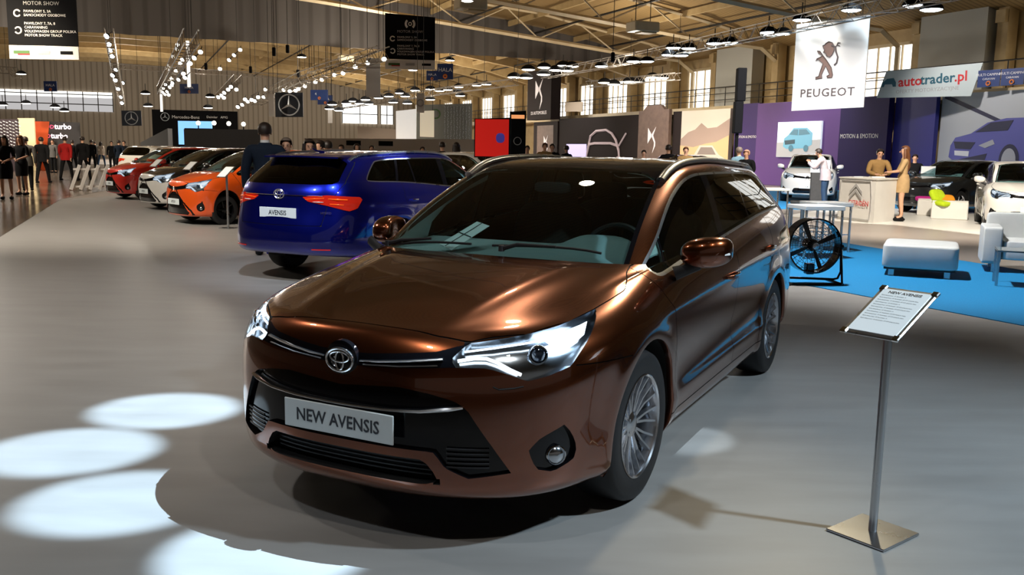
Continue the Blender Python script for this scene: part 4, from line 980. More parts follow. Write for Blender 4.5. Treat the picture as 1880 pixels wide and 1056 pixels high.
for k,(x0,x1,yt,yb,Y,m_,lab) in enumerate(((341,348,75,160,42,LAMP,'tall narrow glowing white panel hanging from the lit truss'),(293,298,164,205,55,LAMP,'thin glowing white panel hanging left of the black exhibition stand'),(672,698,107,178,38,M_whp,'white vertical banner under the end of the long diagonal truss'),(493,503,173,214,44,M_whp,'narrow white banner left of the larger star banner'),(602,610,200,226,58,M_whp,'small narrow white banner left of the bright far window'),(765,779,171,207,40,M_whp,'narrow white banner with a small round logo near the centre'),(727,764,(204,200),(262,262),44,mat('lit_white_board',(.8,.78,.74),.6,emit=(1,.97,.92),es=.55),'large bright white display board behind the blue car'),(771,797,(204,203),(251,252),44,mat('cream_board',(.75,.66,.5),.6,emit=(1,.88,.66),es=.4),'cream display board on the grey wall behind the blue car'))):
    o,w,h,th=board(('light_column','light_column','hanging_banner','hanging_banner','hanging_banner','hanging_banner','display_board','display_board')[k],x0,x1,yt,yb,Y,Y,M_whp if m_ is LAMP else m_,.04,lab,'banner')
    if m_ is LAMP: plaque(o,th,'light_face',0,0,w*.8,h,mat('soft_light_panel',(.8,.8,.8),.5,emit=(1,.94,.84),es=1.4))
    if k==5: arc_logo(o,th,0,.0,.14,M_gyp,0,2*PI,'round_logo',.15)
    cables(o,w,h)
# ---- booths far left / centre
M_or=mat('orange_red_panel',(.75,.10,.02),.5); M_char=mat('charcoal_panel',(.04,.035,.036),.6)
o,w,h,th=board('booth_wall',-3,33,219,None,48,48,mat('dark_patterned_wall',(.03,.018,.022),.6),.1,'dark booth wall with white diagonal dashes at the left edge','booth wall')
mb=MB()
for i in range(7):
    for j in range(9): mb.tube([(-w/2+.1+i*.16,-th/2-.01,h/2-.15-j*.17+.05*(i%2)),(-w/2+.2+i*.16,-th/2-.01,h/2-.19-j*.17+.05*(i%2))],.018,5)
p_=mb.build('dash_pattern',M_whp,o); 
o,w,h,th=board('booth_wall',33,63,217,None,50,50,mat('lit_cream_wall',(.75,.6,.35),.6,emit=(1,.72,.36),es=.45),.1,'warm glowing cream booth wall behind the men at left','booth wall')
o,w,h,th=board('booth_wall',64,146,(222,225),None,52,52,M_char,.1,'charcoal booth wall with an orange slanted panel and glowing lettering','booth wall')
mb=MB(); mb.prism([(-w/2,h/2),(-w/2+.85,h/2),(-w/2+.45,-h/2),(-w/2,-h/2)],.02,axis=1,off=-th/2-.022); mb.build('slanted_panel',M_or,o)
M_glow=emat('glowing_letters',(1,.85,.85),2.2)
for x,z in ((-.02,h/2-.28),(-.25,h/2-.80)): put(o,th,'booth_lettering','turbo',.42,M_glow,x+.35,z,bold=.01); put(o,th,'booth_lettering','=D',.30,mat('pink_glow',(.8,.1,.2),.5,emit=(1,.1,.25),es=1.2),x-.35,z-.02)
o,w,h,th=board('booth_wall',279,436,(201,205),None,56,57,M_bk,.2,'long black exhibition stand wall with a small white star logo','booth wall')
star(o,th,-w/2+.75,h/2-.42,.24,M_sil); put(o,th,'booth_lettering','Mercedes-Benz',.26,M_whp,-w/2+1.95,h/2-.42); put(o,th,'booth_lettering','Daimler   AMG',.20,M_whp,w/2-1.2,h/2-.38)
o,w,h,th=board('display_screen',327,389,(222,223),(235,236),50,50,mat('blue_screen',(.1,.3,.6),.3,emit=(.25,.55,1),es=1.1),.08,'long bright blue screen strip on the black stand','screen',)
pp=plaque(o,th,'screen_leg',-w/2+.17,-.6,.33,.95,MATS['blue_screen']); 
mb=MB(); mb.box((0,.1,-o.location.z/2),(.1,.1,o.location.z)); mb.build('screen_post',M_bk,o)
o,w,h,th=board('dark_partition',338,478,(237,238),None,44,44,mat('anthracite_partition',(.025,.023,.025),.5),.1,'low dark grey partition wall behind the small hatchbacks','partition')
o,w,h,th=board('grey_tent_canopy',262,312,(262,236),(275,275),46,46,mat('grey_canopy',(.10,.10,.105),.6),.6,'dark slanted canopy at the left end of the black stand','canopy')
for i,(x,y) in enumerate(((364,226),(393,226),(420,227),(447,228))):
    p=at(x,y,47); e_=empty('globe_lamp',(p[0],p[1],0),0,'round white glowing globe lamp on the dark partition, %s from the left'%('first second third fourth'.split()[i]),'lamp','globe lamps')
    mb=MB(); mb.lathe([(.0001,.12),(.08,.09),(.12,0),(.08,-.09),(.0001,-.12)],c=(0,0,p[2]),n=12); mb.build('globe',emat('globe_glow',(1,.95,.8),3),e_,True); mb=MB(); mb.tube([(0,0,0),(0,0,p[2]-.1)],.03,6); mb.build('stem',M_bk,e_)
# centre grey booth
o,w,h,th=board('booth_wall',764,866,(193,190),None,46,47,mat('grey_booth_wall',(.16,.17,.16),.6),.2,'grey booth wall with hanging crystal strands behind the blue car','booth wall')
arc_logo(o,th,-w*.16,h/2-.5,.22,mat('green_print',(.05,.12,.03),.6),0,2*PI,'round_logo',.12)
mb=MB()
for i in range(9):
    x=.0+.16*i
    for j in range(26):
        z=h/2-.1-j*.075-random.random()*.03; mb.box((x+random.uniform(-.02,.02),-th/2-.05,z),(.03,.03,.03+.02*random.random()))
tag(mb.build('crystal_strands',M_sil,o),kind='stuff')
o,w,h,th=board('booth_counter',560,870,(254,256),None,42,43,mat('pale_counter',(.5,.45,.38),.6),.5,'long pale low partition running behind the blue car','partition')
for x0,x1 in ((635,661),(694,719)): 
    A=at((x0+x1)/2,262,41.5); pl_=plaque(o,th,'dark_screen',(((x0+x1)/2-560)/310-.5)*w,h/2-.22,w*.085,.22,M_bk)
o,w,h,th=board('brown_booth',657,732,(232,238),None,60,60,mat('brown_grey_booth',(.22,.17,.13),.7),.3,'dull brown booth block below the bright far window','booth wall')
# red screen and bugle stand
M_redp=mat('red_display',(.5,.01,.008),.12,coat=.6,emit=(1,.03,.02),es=.35)
o,w,h,th=board('display_screen',872,938,(218,216),(289,290),16.2,16.0,M_bk,.06,'tilted red display screen standing behind the brown car roof','screen')
mb=MB(); mb.box((0,0,0),(w*.93,.01,h*.94)); p_=mb.build('screen_face',M_redp,o); p_.location=(0,-th/2-.006,0)
Vq,Fq=superq((w*.24,-th/2-.02,-.0),(.16,.02,.17),.8); mb=MB(); mb.add(Vq,Fq); mb.build('screen_image',mat('blue_figure',(.03,.02,.15),.3,emit=(.1,.08,.5),es=.3),o,True)
mb=MB(); mb.box((0,.06,-(o.location.z)/2-h/4+.1),(.08,.05,o.location.z-h/2+.2)); mb.box((0,.05,-o.location.z+.02),(.5,.4,.04)); mb.build('screen_stand',M_bk,o)
o,w,h,th=board('black_totem',936,966,(206,204),None,17.4,17.4,M_bk,.25,'tall black totem with a small orange lit top beside the red screen','totem')
plaque(o,th,'lit_header',0,h/2-.1,w*.8,.07,mat('orange_glow',(.6,.2,.05),.5,emit=(1,.4,.15),es=.8)); arc_logo(o,th,0,h/2-.55,.07,M_gyp,0,2*PI,'round_logo',.1)
# DS booth at the right wall  (s, t)
def hboard(name,s0,s1,t,z0,z1,m,th=.12,label=None,cat=None,group=None,kind=None):
    """vertical board parallel to the right wall, between hall stations s0>s1 (left to right in the picture)"""
    A=hp(s0,t); B=hp(s1,t); w=abs(s0-s1); V=MB(); V.box((0,0,0),(w,th,z1-z0)); o=V.build(name,m); o.location=tuple(hp((s0+s1)/2,t,(z0+z1)/2)); o.rotation_euler=(0,0,RZ-PI/2); tag(o,label,cat,group,kind); return o,w,z1-z0,th
M_ds=mat('aubergine_grey_panel',(.024,.018,.018),.7,spec=.1); M_dst=noise_mat('tan_patterned_panel',(.17,.11,.085),(.13,.085,.07),4,.6,0); M_gl=mat('soft_white_print',(.72,.66,.66),.5,emit=(1,.92,.92),es=.25)
def dslogo(o,th,cx,cz,s):
    mb=MB(); y=-th/2-.015
    mb.prism([(cx-.42*s,cz+.5*s),(cx-.02*s,cz+.12*s),(cx-.02*s,cz-.02*s),(cx-.42*s,cz-.40*s),(cx-.42*s,cz-.30*s)],.02,axis=1,off=y-.01)
    mb.prism([(cx+.45*s,cz+.55*s),(cx+.03*s,cz+.15*s),(cx+.03*s,cz-.02*s),(cx+.30*s,cz-.35*s),(cx+.28*s,cz-.55*s),(cx+.12*s,cz-.95*s),(cx+.42*s,cz-.55*s),(cx+.42*s,cz-.32*s),(cx+.16*s,cz+.06*s)],.02,axis=1,off=y-.01)
    return mb.build('angular_emblem',M_gl,o)
o,w,h,th=hboard('booth_tower',66.9,62.5,29.6,3.9,7.6,M_ds,.8,'tall aubergine hanging tower with a white emblem above the booth','booth tower'); dslogo(o,th,0,.35,1.5); put(o,th,'tower_lettering','DS AUTOMOBILES',.36,M_gl,0,-1.35); cables(o,w,h,top=8.2)
o,w,h,th=hboard('booth_wall',66.9,62.5,29.9,0,3.75,M_ds,.2,'aubergine booth wall with a tan panel directly under the hanging tower','booth wall'); p_=plaque(o,th,'tan_panel',0,-.1,3.0,3.4,M_dst); dslogo(o,th+.04,.2,.35,.9)
o,w,h,th=hboard('booth_wall',62.5,50.3,30,0,3.9,M_ds,.2,'long dark booth wall with a glowing outline of a car front','booth wall')
mb=MB(); y=-th/2-.03
def loop(pts,r): mb.tube([(x,y,z) for x,z in pts],r,5)
cx=0.9
loop([(cx-2.2,-.5),(cx-1.75,.65),(cx-.9,1.0),(cx+.5,1.05),(cx+1.3,.8),(cx+1.9,.35),(cx+2.3,-.3)],.09)
loop([(cx-2.1,-.1),(cx-1.9,.08),(cx-1.2,.15),(cx+1.2,.15),(cx+2.1,0)],.09)
loop([(cx-2.2,-.5),(cx-2.3,-.85),(cx-1.4,-1.0),(cx+1.5,-1.0),(cx+2.4,-.7),(cx+2.3,-.3)],.08); loop([(cx+2.3,0),(cx+3.2,.8)],.06)
mb.build('car_outline',mat('pink_white_print',(.62,.50,.52),.5,emit=(1,.8,.85),es=.12),o)
plaque(o,th,'video_screen',-w/2+3.0,-.85,3.2,1.9,mat('lilac_screen',(.4,.35,.6),.4,emit=(.62,.55,1),es=.9))
o,w,h,th=hboard('booth_wall',50.3,46.8,29.7,0,4.1,M_dst,.2,'tan patterned booth wall with a white emblem','booth wall'); dslogo(o,th,-.1,.45,1.05); put(o,th,'booth_lettering','DS AUTOMOBILES',.26,M_gl,0,-.95); put(o,th,'booth_lettering','PARIS',.26,M_gl,0,-1.3)
mb=MB(); mb.prism([(-1.2,h/2),(-.8,h/2+.28),(.8,h/2+.28),(1.2,h/2)],.2,axis=1,off=-.1); mb.build('raised_cap',M_dst,o)
hboard('booth_wall',46.8,45.9,30,0,3.95,M_ds,.2,'narrow dark booth wall between the tan panel and the desert picture','booth wall')
o,w,h,th=hboard('picture_wall',45.9,41.2,30,0,3.95,mat('desert_sky',(.62,.55,.47),.6),.2,'large desert picture wall with a white car printed on it','picture')
def pshape(o,nm,pts,m,k,th,closed=True):
    mb=MB(); mb.prism(pts,.01,axis=1,off=-th/2-.012*k-.002); return mb.build(nm,m,o)
pshape(o,'printed_mountains',[(-2.35,.35),(-1.6,.75),(-.9,.9),(-.3,1.25),(.3,.95),(1.2,1.0),(2.35,1.45),(2.35,-1.95),(-2.35,-1.95)],mat('mountain_print',(.34,.25,.21),.7),1,th)
pshape(o,'printed_sand',[(-2.35,.0),(-1.0,-.1),(.2,.1),(1.2,.2),(2.35,.55),(2.35,-1.95),(-2.35,-1.95)],mat('sand_print',(.55,.38,.20),.7),2,th)
pshape(o,'printed_car',[(-2.2,-1.1),(-1.5,-.6),(-.9,-.55),(-.35,.0),(.9,.0),(1.5,-.5),(2.2,-.75),(2.3,-1.95),(-2.2,-1.95)],mat('car_print_white',(.52,.46,.40),.6),3,th)
pshape(o,'printed_windscreen',[(-.55,-.5),(-.2,-.1),(.85,-.1),(1.25,-.5)],mat('car_print_glass',(.22,.18,.16),.6),4,th)
pshape(o,'printed_wheel',[(-.2+.42*math.cos(a),-1.45+.5*math.sin(a)) for a in np.linspace(0,2*PI,19)[:-1]],mat('car_print_dark',(.12,.10,.09),.6),4,th); pshape(o,'printed_grille',[(.6,-1.15),(2.1,-1.05),(2.0,-1.5),(.8,-1.55)],MATS['car_print_dark'],4,th)
# peugeot walls
M_p1=mat('violet_panel',(.11,.05,.20),.6,spec=.3); M_p2=mat('dark_violet_panel',(.022,.013,.075),.6,spec=.2); M_p3=mat('royal_blue_panel',(.02,.02,.17),.5); M_p0=mat('muted_violet_panel',(.05,.03,.12),.6,spec=.2)
o,w,h,th=hboard('booth_wall',40.9,38.9,30.1,0,4.15,M_p0,.2,'muted violet booth wall reading MOTION & EMOTION behind the speaker column','booth wall'); put(o,th,'booth_lettering','MOTION & EMOTION',.19,M_whp,0.1,.35)
o,w,h,th=hboard('booth_wall',38.9,32.2,30,0,4.1,M_p1,.2,'wide lilac violet booth wall carrying the white car screen','booth wall')
s_,w2,h2,th2=hboard('video_screen',37.1,34.0,29.85,1.42,3.12,mat('white_screen',(.6,.65,.7),.3,emit=(.85,.93,1),es=.75),.1,'bright screen showing a light blue van on the violet wall','screen')
pshape(s_,'printed_road',[(-1.55,-.15),(1.55,.0),(1.55,-.84),(-1.55,-.84)],mat('road_image',(.3,.3,.3),.5,emit=(.55,.52,.5),es=.5),1,th2)
pshape(s_,'printed_van',[(-1.05,-.35),(-1.0,.05),(-.7,.22),(-.35,.55),(.6,.55),(1.0,.3),(1.0,-.25),(.5,-.42),(-.8,-.45)],mat('van_image',(.1,.3,.4),.4,emit=(.2,.5,.65),es=.5),2,th2)
pshape(s_,'printed_window',[(-.62,.24),(-.32,.48),(-.02,.48),(-.02,.20)],mat('van_glass_image',(.05,.15,.2),.4,emit=(.06,.2,.28),es=.5),3,th2); pshape(s_,'printed_window',[(.06,.20),(.06,.48),(.55,.48),(.85,.25)],MATS['van_glass_image'],3,th2)
for wx in (-.45,.62): pshape(s_,'printed_wheel',[(wx+.16*math.cos(a),-.42+.16*math.sin(a)) for a in np.linspace(0,2*PI,15)[:-1]],MATS['van_glass_image'],4,th2)
pshape(s_,'printed_grille',[(-.95,-.05),(-.2,.0),(-.2,-.2),(-.9,-.25)],mat('van_dark_image',(.02,.05,.07),.4,emit=(.03,.08,.1),es=.5),3,th2)
o,w,h,th=hboard('booth_wall',32.2,29.4,29.4,0,4.05,M_p2,.3,'darkest violet booth wall reading MOTION & EMOTION above the reception desk','booth wall'); put(o,th,'booth_lettering','MOTION & EMOTION',.27,M_whp,-.2,.35,sx=.85)
hboard('booth_wall',29.4,27.3,29.7,0,4.05,M_p3,.2,'royal blue booth wall left of the car mural','booth wall')
# mural
o,w,h,th=hboard('picture_wall',27.3,18.5,30,0,4.0,mat('pale_mural',(.42,.43,.44),.6),.2,'pale mural picture wall with a violet blue hatchback','picture')
M_mb=mat('mural_blue',(.10,.10,.32),.5); M_md=mat('mural_dark',(.03,.03,.06),.5); M_mg=mat('mural_grey',(.35,.35,.38),.5)
X0=-w/2
pshape(o,'printed_bridge',[(X0+.1,1.85),(X0+2.9,.75),(X0+3.0,.85),(X0+.2,1.98)],M_md,1,th)
pshape(o,'printed_ground',[(X0,-.75),(X0+8,-.9),(X0+8,-2),(X0,-2)],M_mg,1,th)
pshape(o,'printed_car',[(X0+.55,-.45),(X0+.60,.0),(X0+.8,.30),(X0+1.5,.45),(X0+2.2,.85),(X0+3.0,1.0),(X0+4.5,1.0),(X0+5.5,.5),(X0+5.6,-.7),(X0+4.0,-1.0),(X0+3.4,-1.1),(X0+1.2,-.85)],M_mb,2,th)
pshape(o,'printed_windscreen',[(X0+1.7,.50),(X0+2.35,.85),(X0+3.3,.92),(X0+3.1,.55)],M_md,3,th)
pshape(o,'printed_grille',[(X0+.75,.15),(X0+1.75,.12),(X0+1.55,-.15),(X0+.85,-.12)],M_md,3,th)
pshape(o,'printed_lamp',[(X0+1.9,.0),(X0+2.5,.22),(X0+2.6,.05),(X0+2.2,-.1)],M_mg,3,th)
pshape(o,'printed_plate',[(X0+.82,-.2),(X0+1.5,-.22),(X0+1.48,-.42),(X0+.84,-.38)],mat('mural_plate',(.6,.6,.62),.5),3,th)
pshape(o,'printed_intake',[(X0+1.0,-.55),(X0+2.3,-.3),(X0+2.2,-.65),(X0+1.3,-.75)],M_md,3,th)
pshape(o,'printed_wheel',[(X0+3.25+.42*math.cos(a),-.55+.6*math.sin(a)) for a in np.linspace(0,2*PI,25)[:-1]],M_md,3,th); pshape(o,'printed_rim',[(X0+3.25+.30*math.cos(a),-.55+.45*math.sin(a)) for a in np.linspace(0,2*PI,25)[:-1]],M_mg,4,th)
# small gallery picture
o,w,h,th=board('gallery_board',1038,1070,(188,187),(205,205),67,66,mat('cream_sign',(.6,.5,.38),.6),.06,'small cream board on the gallery rail right of the hanging tower','sign')
# speaker column
e_=empty('speaker_column',(*at(1350,300,28)[:2],0),0,'tall black loudspeaker column on a pole in front of the violet wall','loudspeaker')
zt=at(1353,125,28)[2]; zm=at(1350,186,28)[2]; zb=at(1349,245,28)[2]
mb=MB(); mb.box((.04,0,(zt+zm)/2),(.27,.3,zt-zm),bev=.02); mb.build('upper_cabinet',M_bk,e_); mb=MB(); mb.box((0,0,(zb+zm)/2),(.25,.3,zm-zb-.01),bev=.02); mb.build('lower_cabinet',M_bk,e_)
mb=MB(); mb.tube([(0,0,0),(0,0,zb)],.055,8); mb.build('pole',M_bk,e_); mb=MB(); mb.lathe([(.0001,.03),(.35,.03),(.35,0)],n=20); mb.build('base',M_bk,e_)
# ------------------------------------------------------------------ trusses and lamps
def truss(pts,w,label,sag=0,r=.022,vert=True):
    root=None; mb=MB(); P=[Vector(p) for p in pts]
    for a,b in zip(P,P[1:]):
        d=(b-a); L=d.length; t=d.normalized(); s=t.cross(Vector((0,0,1))).normalized()*w/2; u=Vector((0,0,w*.5))
        for q_ in (s+u,-s+u,s-u,-s-u): mb.tube([a+q_,b+q_],r,5)
        n=max(2,int(L/(w*1.1)))
        for i in range(n):
            p=a+d*(i/n); q2=a+d*((i+1)/n); sg=1 if i%2 else -1
            mb.tube([p+s+u*sg,q2+s-u*sg],r*.6,4); mb.tube([p-s+u*sg,q2-s-u*sg],r*.6,4); mb.tube([p+s*sg-u,q2-s*sg-u],r*.6,4)
    o=mb.build('lighting_truss',M_truss); tag(o,label,'truss')
    for p in (P[0],P[-1],P[0].lerp(P[1],.5)): mb=MB(); mb.tube([p,Vector((p.x,p.y,roofz(p)))],.012,4); mb.build('suspension_cable',M_rail,o)
    return o
T1=[at(352,66,30),at(296,166,55)]; truss(T1,.45,'steeply receding truss crowded with warm spotlights at left')
T2=[at(704,97,36),at(560,142,43),at(470,185,50)]; truss(T2,.5,'long diagonal truss with lamps running towards the left of the small motor show sign')
T3=[at(200,60,40),at(210,120,50),at(225,192,68)]; truss(T3,.35,'dark receding truss with cool white lamps at far left')
T4=[at(437,144,50),at(402,178,62)]; truss(T4,.4,'short receding truss with spotlights left of the diagonal truss')
T5=[at(203,121,58),at(560,143,66)]; truss(T5,.3,'thin horizontal truss crossing below the grey drape')
T6=[at(1760,-22,23),at(1410,55,32),at(1200,100,44),at(1000,137,58)]; truss(T6,.45,'long truss with round dish lamps sweeping over the right half of the hall')
T7=[at(1245,140,48),at(1080,155,56)]; truss(T7,.35,'short truss with dish lamps above the tan booth wall')
T8=[at(950,150,50),at(830,165,52),at(600,198,60)]; truss(T8,.35,'low truss with small lamps leading to the bright far window')
T9=[at(0,128,52),at(24,130,51),at(32,138,50)]; truss(T9,.35,'short pale truss end at the far left edge')
ORD='first second third fourth fifth sixth seventh eighth ninth tenth eleventh twelfth thirteenth fourteenth fifteenth sixteenth seventeenth eighteenth nineteenth twentieth'.split()+['twenty-'+x for x in 'first second third fourth fifth sixth seventh eighth ninth'.split()]+['thirtieth']
def lampset(lst,Yf,r,m,desc,group,dish=True):
    lst=sorted(lst)
    proto=None
    for i,(x,y) in enumerate(lst):
        Y=Yf(x) if callable(Yf) else Yf; p=at(x,y,Y)
        lab=desc%ORD[i]
        if proto is None:
            e_=empty('dish_lamp' if dish else 'spotlight',p,0,lab,'lamp',group); k=r
            mb=MB(); 
            if dish: mb.lathe([(k*1.0,0),(k*1.03,k*.08),(k*.9,k*.35),(k*.5,k*.62),(k*.2,k*.7),(.0001,k*.72)],n=16)
            else: mb.lathe([(k*.9,-k*.3),(k*.85,k*.7),(k*.5,k*1.1),(.0001,k*1.1)],n=10)
            mb.build('housing',M_bk,e_,True); mb=MB(); mb.lathe([(.0001,-k*.12),(k*.7,-k*.10),(k*.95,0 if dish else -k*.3)],n=16); mb.build('lamp_face',m,e_,True)
            mb=MB(); mb.tube([(0,0,k*.7),(0,0,k*.7+.35)],.02,4); mb.build('hanger',M_rail,e_); proto=e_
        else:
            e_=copy_tree(proto); e_.location=tuple(p); e_['label']=lab
        if not dish: e_.rotation_euler=(-1.0,(-.3 if i%2 else .3),0)
lampset([(1710,18),(1677,11),(1563,19),(1472,37),(1437,62),(1411,60)],lambda x:float(np.interp(x,[1410,1710],[32,25])),.30,LAMPC,'near dish lamp on the big right truss, %s from the left','near dish lamps on the right truss')
lampset([(1340,79),(1312,80),(1265,89),(1236,88),(1250,102),(1228,101),(1188,113),(1163,113),(1104,122)],lambda x:float(np.interp(x,[1100,1340],[48,36])),.34,LAMPC,'mid-distance dish lamp on the right truss, %s from the left','middle dish lamps on the right truss')
lampset([(970,128),(999,124),(1034,121),(1050,122),(1020,129),(1041,130),(998,137),(966,143),(944,142)],55,.42,LAMP,'dish lamp round the hanging tower top, %s from the left','dish lamps round the hanging tower')
lampset([(1110,152),(1127,155),(1156,150),(1172,151),(1198,142),(1216,143)],52,.38,LAMP,'dish lamp in front of the gallery windows, %s from the left','dish lamps before the gallery windows')
lampset([(875,157),(893,155),(842,160),(822,165),(807,167),(790,164),(762,166),(744,177),(734,171),(714,177),(695,180),(671,183),(648,186),(677,191),(748,190),(722,188),(840,170),(845,176),(610,192),(622,203),(605,200),(660,190),(636,190),(790,183)],54,.30,LAMP,'small lamp of low central truss, %s from the left','small lamps on the low central truss')
lampset([(705,108),(675,115),(652,122),(630,134),(614,137),(591,146),(579,150),(560,158),(548,163),(532,167),(521,165),(508,173),(487,164),(484,178),(543,166),(516,177)],lambda x:float(np.interp(x,[470,705],[49,35.5])),.095,LAMP,'small spotlight under the long diagonal truss, %s from the left','spotlights under the long diagonal truss',False)
lampset([(196,66),(200,81),(203,92),(206,103),(213,128),(207,138),(212,147),(217,163),(222,178),(224,189),(226,152)],lambda x:float(np.interp(x,[196,226],[40,66])),.12,LAMPC,'cool white spotlight in the far left row, %s from the left','cool spotlights in the far left row',False)
lampset([(326,82),(325,90),(317,104),(310,121),(308,127),(368,95),(357,106),(335,109),(331,116),(349,116),(323,130),(337,135),(328,146),(315,144),(317,152),(312,160),(304,155),(300,162),(307,168),(299,169),(340,142),(316,156),(303,173),(310,174)],lambda x:float(np.interp(x,[295,345],[54,32])),.085,LAMP,'warm spotlight on the steep left truss, %s from the left','warm spotlights on the steep left truss',False)
lampset([(441,91),(430,101),(421,110),(404,126),(424,159),(419,164),(412,170),(407,175),(401,178),(411,179),(434,164),(450,182),(455,186),(462,183),(468,185),(445,192),(437,196),(474,178)],46,.10,LAMP,'pale spotlight between the steep truss and the diagonal truss, %s from the left','pale spotlights left of the diagonal truss',False)
lampset([(39,136),(267,172),(386,178),(5,193),(48,190),(101,197),(118,204),(272,195),(382,198),(554,105),(758,129),(826,111)],50,.26,LAMP,'single round ceiling lamp, %s from the left','single ceiling lamps')
lampset([(858,2)],30,.2,LAMP,'round lamp beside the pale air unit at the top edge, %s from the left','top edge lamp')
for (x0,x1,yt,yb,Y,lab) in ((1155,1205,38,62,40,'pale boxy air heater hanging under the right roof beam'),(838,890,2,16,32,'pale boxy air heater at the top edge of the picture'),(622,648,102,112,52,'small pale air heater under the ceiling ribs left of centre'),(565,580,128,138,58,'smallest pale air heater above the diagonal truss')):
    A=at((x0+x1)/2,(yt+yb)/2,Y); k=(x1-x0)*Y/F
    e_=empty('air_heater',A,RZ,lab,'air heater'); mb=MB(); mb.box((0,0,0),(k,k*.7,k*.34),bev=.04); mb.build('casing',M_crm,e_); mb=MB(); mb.box((k*.12,-k*.02,-k*.19),(k*.6,k*.5,k*.05)); mb.build('outlet_grille',M_tan,e_); mb=MB(); mb.tube([(-k*.3,0,.1),(-k*.3,0,max(.3,roofz(A)-A[2]))],.02,4); mb.tube([(k*.3,0,.1),(k*.3,0,max(.3,roofz(A)-A[2]))],.02,4); mb.build('hanger_rod',M_rail,e_)
# rigging hoist (dark chains) 
for i,(x,y,Y) in enumerate(((1125,105,40),(503,95,44),(378,122,56),(460,128,56),(528,90,46),(547,135,50))):
    A=at(x,y,Y); e_=empty('chain_hoist',A,0,'dark chain hoist hanging under the roof, %s listed from the left'%ORD[[378,460,503,528,547,1125].index(x)],'hoist','chain hoists'); mb=MB(); mb.box((0,0,0),(.16,.16,.4),bev=.03); mb.build('motor',M_bk,e_); mb=MB(); mb.tube([(0,0,.1),(0,0,roofz(A)-A[2])],.015,4); mb.build('chain',M_rail,e_)
# ------------------------------------------------------------------ people
M_skin=noise_mat('skin',(.50,.27,.17),(.56,.31,.20),20,.5,0); M_skd=noise_mat('skin_shaded_tan',(.38,.20,.12),(.42,.23,.14),20,.5,0)
def cloth(n,c,r=.85): return noise_mat(n,tuple(x*.85 for x in c),c,12,r,.05,spec=.15)
C_blk=cloth('black_cloth',(.006,.006,.007)); C_navy=cloth('navy_suit_cloth',(.007,.012,.022)); C_red=cloth('red_jacket_cloth',(.35,.015,.015)); C_gry=cloth('grey_cloth',(.09,.085,.08)); C_bei=cloth('beige_cloth',(.42,.28,.14)); C_jean=cloth('blue_denim',(.03,.06,.12)); C_tan=cloth('tan_jacket_cloth',(.30,.18,.07)); C_shirt=cloth('pale_pink_shirt_cloth',(.48,.40,.42)); C_wht=cloth('white_shirt_cloth',(.6,.6,.6)); C_teal=cloth('grey_blue_shirt_cloth',(.12,.20,.24)); C_lilac=cloth('cream_jacket_cloth',(.45,.38,.32))
H_dk=mat('dark_brown_hair',(.018,.010,.007),.5); H_bl=mat('auburn_hair',(.12,.045,.018),.5); H_gr=mat('grey_brown_hair',(.12,.09,.07),.6)
SKW=[0]
